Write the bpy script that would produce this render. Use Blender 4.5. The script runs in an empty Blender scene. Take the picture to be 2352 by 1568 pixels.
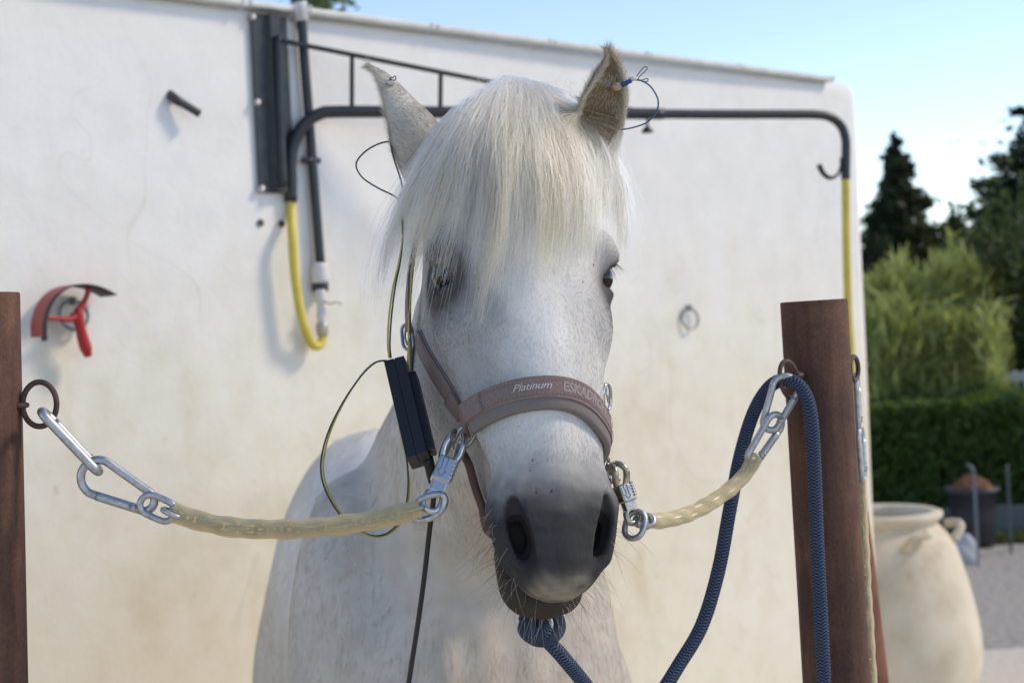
import bpy, bmesh, math, random
import numpy as np
from mathutils import Vector, Matrix, Quaternion
from mathutils.bvhtree import BVHTree

random.seed(7); RNG = np.random.default_rng(7)
scene = bpy.context.scene
COL = scene.collection
R = math.radians

# ------------------------------------------------------------------ camera
CAM_H, PITCH, ROLL = 1.60, R(-0.65), R(2.9)
LENS, SENSOR = 35.0, 23.5
FPX = LENS / SENSOR * 2352.0            # focal length in units of a 2352 x 1568 picture
fwd = Vector((0, math.cos(PITCH), math.sin(PITCH)))
up0 = Vector((0, -math.sin(PITCH), math.cos(PITCH)))
rt0 = Vector((1, 0, 0))
c_up = up0 * math.cos(ROLL) + rt0 * math.sin(ROLL)
c_rt = rt0 * math.cos(ROLL) - up0 * math.sin(ROLL)
CAM_LOC = Vector((0, 0, CAM_H))
cam_d = bpy.data.cameras.new('camera')
cam_d.lens = LENS; cam_d.sensor_width = SENSOR; cam_d.sensor_fit = 'HORIZONTAL'
cam_d.clip_start = 0.05; cam_d.clip_end = 2000
cam_d.dof.use_dof = True; cam_d.dof.focus_distance = 1.58; cam_d.dof.aperture_fstop = 4.5
cam = bpy.data.objects.new('camera', cam_d); COL.objects.link(cam)
mw = Matrix.Identity(4)
for i in range(3):
    mw[i][0] = c_rt[i]; mw[i][1] = c_up[i]; mw[i][2] = -fwd[i]; mw[i][3] = CAM_LOC[i]
cam.matrix_world = mw
scene.camera = cam

def ray(x, y):
    return (fwd * FPX + c_rt * (x - 1176) + c_up * (784 - y)).normalized()
def at(x, y, d):
    """point at depth Y = d that is seen at (x, y)"""
    r = ray(x, y); return CAM_LOC + r * (d / r.y)

def pix(p):
    q = Vector(p) - CAM_LOC; z = q.dot(fwd); return 1176 + FPX * q.dot(c_rt) / z, 784 - FPX * q.dot(c_up) / z

# ------------------------------------------------------------------ light
SUN_DIR = Vector((1.90, 0.25, 1.60)).normalized()       # towards the sun
SUN_EL = math.asin(SUN_DIR.z); SUN_AZ = math.atan2(SUN_DIR.x, SUN_DIR.y)
world = bpy.data.worlds.new('World'); scene.world = world; world.use_nodes = True
wn = world.node_tree.nodes; wl = world.node_tree.links
bg = wn['Background']
sky = wn.new('ShaderNodeTexSky'); sky.sky_type = 'NISHITA'; sky.sun_disc = False
sky.sun_elevation = SUN_EL; sky.sun_rotation = SUN_AZ
sky.altitude = 1800; sky.air_density = 1.0; sky.dust_density = 0.0; sky.ozone_density = 3.0
wl.new(sky.outputs[0], bg.inputs[0]); bg.inputs[1].default_value = 0.14
sun_d = bpy.data.lights.new('sun', 'SUN'); sun_d.energy = 1.3; sun_d.angle = R(10.0); sun_d.color = (1.0, 0.93, 0.82)
sun = bpy.data.objects.new('sun', sun_d); COL.objects.link(sun)
sun.rotation_euler = SUN_DIR.to_track_quat('Z', 'Y').to_euler()
scene.view_settings.view_transform = 'Standard'; scene.view_settings.look = 'None'
scene.view_settings.exposure = 0.90; scene.view_settings.gamma = 1.0
scene.view_settings.use_curve_mapping = False
scene.view_settings.use_white_balance = True                            # the camera's daylight-shade balance
scene.view_settings.white_balance_temperature = 7750; scene.view_settings.white_balance_tint = 14

# ------------------------------------------------------------------ helpers
def tag(o, label=None, cat=None, group=None, kind=None):
    if label: o['label'] = label
    if cat: o['category'] = cat
    if group: o['group'] = group
    if kind: o['kind'] = kind
    return o
def empty(name, loc, label=None, cat=None, group=None):
    o = bpy.data.objects.new(name, None); COL.objects.link(o); o.location = loc
    o.empty_display_size = 0.05
    return tag(o, label, cat, group)
def link(name, me, mat=None, parent=None, smooth=True):
    if mat is not None:
        me.materials.clear()
        for m in (mat if isinstance(mat, (list, tuple)) else [mat]): me.materials.append(m)
    if smooth and isinstance(me, bpy.types.Mesh):
        me.polygons.foreach_set('use_smooth', [True] * len(me.polygons))
    o = bpy.data.objects.new(name, me); COL.objects.link(o)
    if parent is not None:
        o.parent = parent
        o.matrix_parent_inverse = parent_inv(parent)
    return o
def world_mat(o):
    m = o.matrix_basis.copy()
    if o.parent is not None:
        m = world_mat(o.parent) @ o.matrix_parent_inverse @ m
    return m
def parent_inv(p): return world_mat(p).inverted()
def mesh(name, verts, faces):
    me = bpy.data.meshes.new(name); me.from_pydata([tuple(v) for v in verts], [], [tuple(f) for f in faces]); me.update()
    return me
def from_bm(name, bm):
    me = bpy.data.meshes.new(name); bm.normal_update(); bm.to_mesh(me); bm.free(); return me
def smooth_path(pts, n, closed=False):
    """Catmull-Rom through pts, n samples (uniform in chord length)"""
    P = np.array([tuple(p) for p in pts], float)
    k = len(P)
    if closed: Q = np.vstack([P[-1], P, P[0], P[1]])
    else: Q = np.vstack([2 * P[0] - P[1], P, 2 * P[-1] - P[-2]])
    segs = k if closed else k - 1
    out = []
    for s in range(segs):
        p0, p1, p2, p3 = Q[s], Q[s + 1], Q[s + 2], Q[s + 3]
        for t in np.linspace(0, 1, 24, endpoint=False):
            out.append(0.5 * ((2 * p1) + (-p0 + p2) * t + (2 * p0 - 5 * p1 + 4 * p2 - p3) * t * t + (-p0 + 3 * p1 - 3 * p2 + p3) * t ** 3))
    if not closed: out.append(P[-1])
    else: out.append(P[0])
    out = np.array(out)
    L = np.concatenate([[0], np.cumsum(np.linalg.norm(np.diff(out, axis=0), axis=1))])
    tt = np.linspace(0, L[-1], n + (1 if closed else 0))
    res = np.stack([np.interp(tt, L, out[:, i]) for i in range(out.shape[1])], 1)
    return res[:-1] if closed else res
def frames(P, closed=False, up=None):
    n = len(P)
    T = np.roll(P, -1, 0) - np.roll(P, 1, 0) if closed else np.gradient(P, axis=0)
    T /= np.linalg.norm(T, axis=1)[:, None] + 1e-12
    N = np.zeros_like(P)
    a = np.array(up if up is not None else ((0, 0, 1) if abs(T[0][2]) < .9 else (1, 0, 0)), float)
    a = a - T[0] * a.dot(T[0]); a /= np.linalg.norm(a); N[0] = a
    for i in range(1, n):
        a = N[i - 1] - T[i] * N[i - 1].dot(T[i]); N[i] = a / (np.linalg.norm(a) + 1e-12)
    return T, N, np.cross(T, N)
def tube(name, pts, r, mat=None, parent=None, seg=10, n=None, closed=False, cap=True, flat=None, up=None, raw=False):
    """round tube along a smooth path; r may be a list along the path; flat = (rx, ry) for an oval section"""
    P = np.array([tuple(p) for p in pts], float) if raw else smooth_path(pts, n or max(8, len(pts) * 8), closed)
    T, N, B = frames(P, closed, up); m = len(P)
    rr = np.interp(np.linspace(0, 1, m), np.linspace(0, 1, len(r)), r) if isinstance(r, (list, tuple, np.ndarray)) else np.full(m, r)
    fx, fy = flat if flat else (1, 1)
    ang = np.linspace(0, 2 * np.pi, seg, endpoint=False)
    V = (P[:, None, :] + rr[:, None, None] * (np.cos(ang)[None, :, None] * N[:, None, :] * fx + np.sin(ang)[None, :, None] * B[:, None, :] * fy)).reshape(-1, 3)
    F = []
    for i in range(m if closed else m - 1):
        a, b = i * seg, ((i + 1) % m) * seg
        for j in range(seg):
            k = (j + 1) % seg; F.append((a + j, a + k, b + k, b + j))
    if cap and not closed:
        F.append(tuple(range(seg - 1, -1, -1))); F.append(tuple((m - 1) * seg + j for j in range(seg)))
    me = mesh(name, V, F)
    return link(name, me, mat, parent) if mat is not None else me
def lathe(name, prof, mat=None, parent=None, seg=32, origin=(0, 0, 0), axis=None):
    """prof: (radius, height) pairs"""
    V = []; F = []
    for r_, z_ in prof:
        for j in range(seg):
            a = 2 * math.pi * j / seg; V.append(Vector((r_ * math.cos(a), r_ * math.sin(a), z_)))
    for i in range(len(prof) - 1):
        for j in range(seg):
            k = (j + 1) % seg; F.append((i * seg + j, i * seg + k, (i + 1) * seg + k, (i + 1) * seg + j))
    F.append(tuple(range(seg - 1, -1, -1))); F.append(tuple((len(prof) - 1) * seg + j for j in range(seg)))
    q = Vector(axis).to_track_quat('Z', 'Y') if axis is not None else Quaternion()
    V = [q @ v + Vector(origin) for v in V]
    me = mesh(name, V, F)
    return link(name, me, mat, parent) if mat is not None else me
def box(name, loc, size, mat=None, parent=None, rot=None, bevel=0.0, seg=2):
    bm = bmesh.new(); bmesh.ops.create_cube(bm, size=1)
    bmesh.ops.scale(bm, vec=size, verts=bm.verts)
    if bevel: bmesh.ops.bevel(bm, geom=bm.edges[:], offset=bevel, segments=seg, profile=.7, affect='EDGES')
    M = Matrix.Translation(loc) @ (rot.to_4x4() if rot is not None else Matrix.Identity(4))
    bmesh.ops.transform(bm, matrix=M, verts=bm.verts)
    me = from_bm(name, bm)
    o = link(name, me, mat, parent, smooth=False) if mat is not None else me
    return o
def axes(x=None, y=None, z=None):
    """3x3 with given columns"""
    m = Matrix.Identity(3)
    for j, v in enumerate((x, y, z)):
        for i in range(3): m[i][j] = v[i]
    return m

# ------------------------------------------------------------------ materials
def mat_new(name, color=(.5, .5, .5), rough=.5, metal=0.0, spec=.5, sss=0.0):
    m = bpy.data.materials.new(name); m.use_nodes = True
    b = m.node_tree.nodes['Principled BSDF']
    b.inputs['Base Color'].default_value = (*color, 1); b.inputs['Roughness'].default_value = rough
    b.inputs['Metallic'].default_value = metal; b.inputs['Specular IOR Level'].default_value = spec
    return m
class NT:
    """tiny node-tree helper"""
    def __init__(s, m): s.t = m.node_tree; s.b = s.t.nodes['Principled BSDF']; s.out = s.t.nodes['Material Output']
    def n(s, kind, **kw):
        nd = s.t.nodes.new('ShaderNode' + kind)
        for k, v in kw.items():
            if k.startswith('i_'):
                key = k[2:]; key = int(key) if key.isdigit() else key.replace('_', ' ')
                nd.inputs[key].default_value = v
            else: setattr(nd, k, v)
        return nd
    def l(s, a, b): s.t.links.new(a, b)
    def coord(s, kind='Object', scale=(1, 1, 1), rot=(0, 0, 0), loc=(0, 0, 0)):
        c = s.n('TexCoord'); mp = s.n('Mapping'); s.l(c.outputs[kind], mp.inputs[0])
        mp.inputs['Scale'].default_value = scale; mp.inputs['Rotation'].default_value = rot; mp.inputs['Location'].default_value = loc
        return mp.outputs[0]
    def noise(s, vec, scale, detail=4, rough=.55, dist=0.0):
        nd = s.n('TexNoise'); s.l(vec, nd.inputs['Vector'])
        nd.inputs['Scale'].default_value = scale; nd.inputs['Detail'].default_value = detail
        nd.inputs['Roughness'].default_value = rough; nd.inputs['Distortion'].default_value = dist
        return nd.outputs['Fac']
    def ramp(s, fac, stops, interp='LINEAR'):
        nd = s.n('ValToRGB'); s.l(fac, nd.inputs[0]); cr = nd.color_ramp; cr.interpolation = interp
        while len(cr.elements) < len(stops): cr.elements.new(.5)
        for e, (p, c) in zip(cr.elements, stops):
            e.position = p; e.color = (*c, 1) if len(c) == 3 else c
        return nd.outputs[0]
    def mix(s, fac, a, b, mode='MIX'):
        nd = s.n('MixRGB', blend_type=mode)
        for v, i in ((fac, 0), (a, 1), (b, 2)):
            if isinstance(v, (int, float)): nd.inputs[i].default_value = v
            elif isinstance(v, tuple): nd.inputs[i].default_value = (*v, 1) if len(v) == 3 else v
            else: s.l(v, nd.inputs[i])
        return nd.outputs[0]
    def math(s, op, a, b=None, clamp=False):
        nd = s.n('Math', operation=op, use_clamp=clamp)
        for v, i in ((a, 0), (b, 1)):
            if v is None: continue
            if isinstance(v, (int, float)): nd.inputs[i].default_value = v
            else: s.l(v, nd.inputs[i])
        return nd.outputs[0]
    def bump(s, h, strength=.3, dist=.01, normal=None):
        nd = s.n('Bump'); s.l(h, nd.inputs['Height']); nd.inputs['Strength'].default_value = strength; nd.inputs['Distance'].default_value = dist
        if normal is not None: s.l(normal, nd.inputs['Normal'])
        s.l(nd.outputs[0], s.b.inputs['Normal']); return nd.outputs[0]
    def base(s, c): s.l(c, s.b.inputs['Base Color'])
    def rough(s, c): s.l(c, s.b.inputs['Roughness'])
# ================================================================== SETTING
W0 = at(470, 4, 3.80)
d1 = 5.8
for _ in range(60): d1 *= ((W0.z - CAM_H) / (at(1967, 195, d1).z - CAM_H))
W1 = at(1967, 195, d1)
WT = (W1 - W0); WT.z = 0; WL = WT.length; WT.normalize()
WN = Vector((WT.y, -WT.x, 0))
if WN.y > 0: WN = -WN
WTOP = W0.z
def onwall(x, y, e=0.0):
    r = ray(x, y); k = ((W0 + WN * e) - CAM_LOC).dot(WN) / r.dot(WN); return CAM_LOC + r * k

# --- ground
gm = mat_new('gravel', (.3, .28, .25), .95, spec=.1); t = NT(gm); co = t.coord('Object')
g1 = t.ramp(t.noise(co, 26, 6, .75), [(.34, (.20, .185, .17)), (.5, (.42, .385, .34)), (.66, (.68, .63, .56))])
pt = t.ramp(t.noise(co, .9, 4, .6), [(.42, (0, 0, 0)), (.6, (1, 1, 1))])
t.base(t.mix(pt, g1, t.mix(.65, g1, (.50, .44, .36)))); t.bump(t.noise(co, 80, 5, .7), .9, .012)
ground = link('ground', mesh('ground', [(-300, -300, 0), (300, -300, 0), (300, 300, 0), (-300, 300, 0)], [(0, 1, 2, 3)]), gm, None, False); tag(ground, kind='structure')
def sheet(name, poly, z, mat):
    return tag(link(name, mesh(name, [(x, y, z) for x, y in poly], [tuple(range(len(poly)))]), mat, None, False), kind='structure')
pm = mat_new('pale_path', (.5, .47, .42), .92, spec=.1); t = NT(pm); co = t.coord('Object')
t.base(t.ramp(t.noise(co, 30, 6, .65), [(.3, (.56, .49, .40)), (.7, (.72, .64, .53))])); t.bump(t.noise(co, 60, 4), .5, .006)
sheet('path', [(-6, -8), (9, -8), (9, 6.95), (3.5, 7.1), (1.6, 6.9), (-6, 2.0)], .004, pm)
grm = mat_new('grass_soil', (.08, .09, .04), .95, spec=.1); t = NT(grm); co = t.coord('Object')
t.base(t.ramp(t.noise(co, 6, 5, .7), [(.3, (.10, .085, .05)), (.6, (.07, .10, .035))]))
sheet('verge', [(1.0, 10.0), (9, 9.8), (9, 14), (1.0, 14)], .006, grm)

# --- wall
wm = mat_new('painted_render', (.8, .8, .8), .85, spec=.2); t = NT(wm); co = t.coord('Object')
sep = t.n('SeparateXYZ'); t.l(co, sep.inputs[0])
big = t.noise(co, 1.6, 5, .6); fine = t.noise(co, 9, 6, .65); strk = t.noise(t.coord('Object', (4.5, 1, .55)), 2.2, 5, .65, .4)
h = t.math('SUBTRACT', 2.50, sep.outputs['Z'])                          # grows downwards
st = t.math('MULTIPLY', t.math('SUBTRACT', h, t.math('MULTIPLY', strk, .75)), .85)
stain = t.ramp(st, [(.12, (0, 0, 0)), (.62, (.8, .8, .8)), (.95, (1, 1, 1))])
tone = t.ramp(t.math('ADD', t.math('MULTIPLY', big, .5), t.math('MULTIPLY', fine, .5)), [(.32, (.66, .58, .43)), (.5, (.755, .69, .555)), (.68, (.80, .755, .65))])
white = t.ramp(fine, [(.3, (.73, .72, .70)), (.7, (.80, .79, .77))])
c = t.mix(stain, white, tone)
rust = t.ramp(t.noise(t.coord('Object', (1, 1, .35), loc=(3, 0, 1)), 5.5, 4, .6), [(.62, (0, 0, 0)), (.74, (1, 1, 1))])
c = t.mix(t.math('MULTIPLY', rust, t.math('MULTIPLY', stain, .30)), c, (.52, .38, .18))
def crack(scale, loc, th, mlo):
    nz = t.noise(t.coord('Object', (1, 1, .8), loc=loc), scale, 3, .55, .6)
    ln = t.math('LESS_THAN', t.math('ABSOLUTE', t.math('SUBTRACT', nz, .5)), th)
    mk = t.ramp(t.noise(t.coord('Object', loc=loc), 1.3, 1), [(mlo, (0, 0, 0)), (mlo + .05, (1, 1, 1))])
    return t.math('MULTIPLY', ln, mk)
ck = t.math('MAXIMUM', crack(1.1, (5, 2, 1), .0022, .50), crack(1.7, (1, 7, 3), .0022, .52))
c = t.mix(t.math('MULTIPLY', ck, .17), c, (.45, .38, .28))
spot = t.ramp(t.noise(t.coord('Object', loc=(9, 9, 2)), 24, 2), [(.76, (0, 0, 0)), (.80, (1, 1, 1))])
c = t.mix(t.math('MULTIPLY', spot, .35), c, (.45, .36, .25))
t.base(c)
hh = t.math('ADD', t.math('MULTIPLY', t.noise(co, 3.5, 6, .6), 1.0), t.math('MULTIPLY', ck, -.25)); t.bump(t.math('ADD', hh, t.math('MULTIPLY', t.noise(co, 60, 5, .7), .15)), .28, .02)
wall = empty('rendered_wall', W0 - Vector((0, 0, W0.z)) + WT * 1.2, 'white rendered wall with beige stains and fine cracks behind the pony', 'wall')
LEFT = 1.9
def wall_mesh():
    nx_, nz_ = 150, 90; V = []; F = []
    r = np.random.default_rng(2); ks = [(r.normal(size=2) * f, r.uniform(0, 6.28), a) for f, a in ((1.1, .003), (1.1, .003), (2.4, .002), (2.4, .002), (4.5, .0014), (4.5, .0012), (8, .0008))]
    T_ = .24
    for side in (0, 1):
        for i in range(nx_ + 1):
            x = -LEFT + (WL + LEFT) * i / nx_
            for j in range(nz_ + 1):
                z = -.05 + (WTOP + .05) * j / nz_
                rc = .05; dx = WL - x; dz = WTOP - z; cut = 0
                e = sum(a * math.sin(k[0] * x + k[1] * z + p) for k, p, a in ks) - .002 if not side else -T_
                if not side and (dx < .03 or dz < .03): e -= .012 * (1 - min(dx, dz) / .03) ** 2
                zz = z
                if dx < rc and dz < rc:
                    q = math.hypot(rc - dx, rc - dz)
                    if q > rc: x_ = WL - rc + (rc - dx) / q * rc; zz = WTOP - rc + (rc - dz) / q * rc; V.append(W0 + WT * x_ + WN * e + Vector((0, 0, zz - W0.z))); continue
                V.append(W0 + WT * x + WN * e + Vector((0, 0, zz - W0.z)))
    k = (nx_ + 1) * (nz_ + 1); m = nz_ + 1
    for i in range(nx_):
        for j in range(nz_):
            a = i * m + j; F.append((a, a + m, a + m + 1, a + 1)); F.append((k + a, k + a + 1, k + a + m + 1, k + a + m))
        a = i * m + nz_; F.append((a, a + m, k + a + m, k + a))
    for i in (0, nx_):
        for j in range(nz_):
            a = i * m + j; F.append((a, a + 1, k + a + 1, k + a) if i == 0 else (a + 1, a, k + a, k + a + 1))
    return mesh('render_coat', V, F)
link('render_coat', wall_mesh(), wm, wall)
# light metal drip edge along the top, in lengths
cm = mat_new('drip_edge', (.62, .63, .60), .45, spec=.4); t = NT(cm)
t.base(t.ramp(t.noise(t.coord('Object'), 20, 4), [(.3, (.55, .55, .52)), (.7, (.70, .71, .69))]))
def wall_s(x, y): return (onwall(x, y) - W0).dot(WT)
js = [-LEFT, wall_s(560, 15), wall_s(990, 70), wall_s(1260, 105), wall_s(1480, 132), wall_s(1690, 157), wall_s(1905, 182)]
RW = axes(WT, -WN, Vector((0, 0, 1)))
for a, b_ in zip(js, js[1:]):
    q = W0 + WT * ((a + b_) / 2) + WN * .006
    de = box('drip_edge', Vector((q.x, q.y, WTOP + .005)), (b_ - a - .008, .046, .016), cm, wall, RW, .006)
    q = W0 + WT * (b_ - .015) + WN * .008
    box('joint_clip', Vector((q.x, q.y, WTOP + .005)), (.016, .048, .020), cm, de, RW, .004)
hole_m = mat_new('hole', (.10, .07, .04), .9)
for x, y in ((598, 512), (646, 514)):
    lathe('screw_hole', [(.0, 0), (.009, 0), (.0095, .003), (.006, .0035), (.0, .001)], hole_m, wall, 14, onwall(x, y, -.0005), WN)

# --- black steel
blk = mat_new('black_steel', (.018, .021, .026), .38, spec=.5); t = NT(blk)
t.rough(t.ramp(t.noise(t.coord('Object'), 40, 4), [(.3, (.3, .3, .3)), (.7, (.5, .5, .5))]))
zinc = mat_new('zinc', (.62, .64, .66), .38, metal=1.0); t = NT(zinc); co = t.coord('Object')
t.base(t.ramp(t.noise(co, 160, 5, .65), [(.25, (.30, .31, .31)), (.5, (.48, .49, .50)), (.8, (.62, .63, .64))])); t.rough(t.ramp(t.noise(co, 90, 4), [(.3, (.36, .36, .36)), (.7, (.62, .62, .62))]))
worn = mat_new('worn_nickel', (.40, .36, .31), .30, metal=1.0); t = NT(worn)
t.rough(t.ramp(t.noise(t.coord('Object'), 150, 4), [(.35, (.2, .2, .2)), (.75, (.5, .5, .5))]))
chrome = mat_new('nickel', (.56, .55, .53), .16, metal=1.0); t = NT(chrome)
t.rough(t.ramp(t.noise(t.coord('Object'), 120, 4), [(.35, (.10, .10, .10)), (.75, (.32, .32, .32))]))

boom = empty('wash_boom', onwall(610, 430, 0) - Vector((0, 0, 0)), 'black steel swinging wash boom bolted to the white wall', 'wash boom')
# hat-section wall plate
def hat():
    prof = [(0, .003), (0, .009), (.040, .009), (.048, .024), (.078, .024), (.086, .009), (.112, .009), (.112, .003)]
    a, b_ = onwall(571, 31), onwall(592, 443); n_ = 12; V = []; F = []
    for i in range(n_ + 1):
        o = a + (b_ - a) * (i / n_)
        for s_, e_ in prof: V.append(o + WT * s_ + WN * e_)
    m = len(prof)
    for i in range(n_):
        for j in range(m):
            k = (j + 1) % m; F.append((i * m + j, i * m + k, (i + 1) * m + k, (i + 1) * m + j))
    F.append(tuple(range(m))); F.append(tuple(n_ * m + j for j in range(m))[::-1])
    me = mesh('wall_plate', V, F); bm = bmesh.new(); bm.from_mesh(me); bmesh.ops.recalc_face_normals(bm, faces=bm.faces)
    bmesh.ops.bevel(bm, geom=[e for e in bm.edges], offset=.002, segments=1, affect='EDGES'); bm.to_mesh(me); bm.free(); return me
link('wall_plate', hat(), blk, boom, False)
for x, y in ((579, 40), (590, 236), (600, 434), (652, 437)):
    lathe('bolt', [(.0, 0), (.0105, 0), (.0105, .004), (.008, .008), (.0, .009)], zinc, boom, 8, onwall(x, y, .0085), WN)
tube('pivot_rod', [onwall(639, 84, .030), onwall(643, 250, .030), onwall(650, 428, .030)], .011, blk, boom, 12)
S_ = onwall(748, 257, .050); d2 = 4.6
for _ in range(60): d2 *= (S_.z - CAM_H) / (at(1888, 263, d2).z - CAM_H)
E_ = at(1888, 263, d2)
def along(x, y):
    """point of the boom plane (vertical plane through S_, E_) seen at (x, y)"""
    dr = E_ - S_; n_ = Vector((dr.y, -dr.x, 0)).normalized(); r = ray(x, y); return CAM_LOC + r * ((S_ - CAM_LOC).dot(n_) / r.dot(n_))
tube('boom_tube', [along(668, 464), along(668, 420), along(667, 370), along(676, 325), along(700, 285), along(732, 263), along(775, 257), S_ + (E_ - S_) * .2, S_ + (E_ - S_) * .45, along(1524, 262)], .0165, blk, boom, 16, 70)
tube('end_tube', [along(1505, 262), along(1650, 263), along(1800, 263), along(1880, 264), along(1912, 272), along(1932, 290), along(1942, 318), along(1943, 360), along(1942, 412)], .0138, blk, boom, 14, 60)
br0, br1 = onwall(640, 93, .034), along(1500, 262)
tube('brace_rod', [br0, br0 + (br1 - br0) * .33, br0 + (br1 - br0) * .66, br1], .0068, blk, boom, 10)
for f, xb in ((.165, 808), (.385, 1011), (.60, 1215)):
    # rung from the brace down to the boom, vertical
    p = S_ + (E_ - S_) * ((along(xb, 257) - S_).dot(E_ - S_) / (E_ - S_).length_squared)
    k = (Vector((p.x, p.y, 0)) - Vector((br0.x, br0.y, 0))).dot(Vector((br1.x - br0.x, br1.y - br0.y, 0))) / Vector((br1.x - br0.x, br1.y - br0.y, 0)).length_squared
    q = br0 + (br1 - br0) * k
    tube('rung', [p, (p + q) / 2, q], .0062, blk, boom, 8)
kst = tube('knob_stem', [along(1487, 270), along(1487, 282), along(1487, 294)], .0035, blk, boom, 8)
lathe('knob', [(.0, -.004), (.0165, -.004), (.017, .002), (.006, .014), (.004, .016), (.0, .016)], blk, kst, 16, along(1487, 302))
tube('hook', [along(1932, 362), along(1931, 385), along(1922, 403), along(1907, 409), along(1893, 401), along(1885, 388), along(1881, 378)], .0045, blk, boom, 8, flat=(1, 2.2))

hosem = mat_new('yellow_hose', (.62, .48, .075), .45, spec=.35); t = NT(hosem)
t.base(t.ramp(t.noise(t.coord('Object'), 14, 4), [(.3, (.54, .41, .06)), (.7, (.68, .54, .10))]))
o = tube('garden_hose', [along(668, 455), along(669, 480), onwall(671, 540, .040), onwall(676, 620, .040), onwall(686, 695, .040), onwall(699, 752, .040), onwall(712, 784, .030), onwall(726, 795, .030), onwall(738, 788, .030), onwall(743, 768, .030)], .0122, hosem, None, 14, 60)
tag(o, 'yellow hose looping from the boom to the tap fitting on the wall', 'hose')
o = tube('garden_hose', [along(1942, 400), along(1943, 470), along(1944, 560), along(1948, 700), along(1955, 820), along(1962, 950), along(1968, 1100), along(1978, 1300), along(1990, 1600), along(1996, 1900)], .0125, hosem, None, 14, 60)
tag(o, 'yellow hose hanging straight down from the far end of the boom', 'hose')

# --- supply pipe with fittings
pipem = mat_new('dark_pipe', (.022, .026, .034), .42); fitm = mat_new('pale_fitting', (.58, .58, .57), .45); brass = mat_new('dull_brass', (.42, .40, .35), .4, metal=.7)
pipe = empty('water_pipe', onwall(735, 770, .016), 'dark water pipe with pale fittings running down the white wall', 'pipe')
PX = lambda y: 692 + (y - 48) * .0785
tube('pipe', [onwall(PX(y) - (12 if y < 0 else 0), y, .016) for y in (-40, -10, 30, 150, 300, 450, 606)], .0128, pipem, pipe, 14, 40)
tcl = tube('top_collar', [onwall(686, 6, .016), onwall(690, 28, .016), onwall(692, 50, .016)], [.021, .023, .018], fitm, pipe, 18, 8)
tube('top_sleeve', [onwall(676, -40, .016), onwall(683, 0, .016), onwall(685, 10, .016)], .0185, pipem, pipe, 14, 8)
for i in range(12):
    a = 2 * math.pi * i / 12; ax = (onwall(692, 46, .016) - onwall(686, 8, .016)).normalized(); sx = ax.orthogonal(); sx.rotate(Quaternion(ax, a))
    tube('grip_rib', [onwall(688, 16, .016) + sx * .0215, onwall(690, 30, .016) + sx * .0215, onwall(691, 40, .016) + sx * .0205], .002, fitm, tcl, 6, 4)
tube('union_nut', [onwall(735, 604, .016), onwall(735, 628, .016), onwall(736, 650, .016)], [.020, .0235, .0235], fitm, pipe, 20, 6)
tube('black_collar', [onwall(736, 648, .016), onwall(736, 658, .016), onwall(736, 668, .016)], .0215, pipem, pipe, 18, 4)
vbd = tube('valve_body', [onwall(736, 666, .026), onwall(737, 690, .028), onwall(738, 720, .030), onwall(739, 745, .030)], [.014, .0145, .011, .0135, .012], fitm, pipe, 14, 18)
tube('hose_tail', [onwall(739, 742, .030), onwall(740, 758, .030), onwall(741, 772, .030)], [.016, .0165, .014], brass, pipe, 10, 6)
tube('valve_lever', [onwall(745, 692, .048), onwall(760, 697, .055), onwall(772, 694, .058), onwall(784, 698, .058)], .0055, brass, vbd, 8, flat=(.5, 1.3))
tube('pipe_clip', [onwall(693, 368, .012), onwall(712, 368, .02), onwall(733, 369, .016)], .0085, pipem, pipe, 8)

# --- peg, rings, scraper
pegm = mat_new('rubber_peg', (.035, .04, .045), .5)
o = tube('wall_peg', [onwall(390, 218, -.01), onwall(402, 228, .014), onwall(428, 243, .024), onwall(459, 262, .034)], [.0125, .0125, .0105, .0098, .0098], pegm, None, 14, 20)
tag(o, 'short dark grey peg sticking out of the white wall', 'peg')
ringm = mat_new('galvanised_ring', (.30, .31, .32), .4, metal=.9)
def wall_ring(x, y, rx, label, sw=0.0):
    c_ = onwall(x, y, .012); o = empty('wall_ring', c_, label, 'ring')
    P_ = [c_ + (WT * math.cos(a) + Vector((0, 0, 1)) * math.sin(a)) * rx + WN * (math.sin(a) * -.004 + sw * math.cos(a)) for a in np.linspace(0, 2 * math.pi, 20, endpoint=False)]
    tube('ring', P_, .0042, ringm, o, 8, 40, closed=True)
    p = c_ + Vector((0, 0, rx))
    tube('staple', [p - WN * .02 + Vector((0, 0, .006)), p + WN * .006 + Vector((0, 0, .007)), p + WN * .009, p + WN * .004 - Vector((0, 0, .006)), p - WN * .02 - Vector((0, 0, .004))], .0035, ringm, o, 8, 16)
    return o
wall_ring(1585, 731, .034, 'small iron tie ring on the bare wall right of the pony', .006)
wall_ring(170, 724, .033, 'iron tie ring on the wall holding the red scraper', .004)
red = mat_new('red_plastic', (.42, .018, .022), .35, spec=.5); redb = mat_new('faded_red_band', (.36, .05, .045), .5); rub = mat_new('black_rubber', (.018, .018, .018), .6)
scr = empty('sweat_scraper', onwall(203, 822, .03), 'red sweat scraper with a curved black-edged blade hung on a wall ring', 'scraper')
arc = [(97, 772), (97, 742), (106, 708), (124, 680), (150, 662), (182, 655), (212, 659), (238, 669), (256, 679)]
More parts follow.
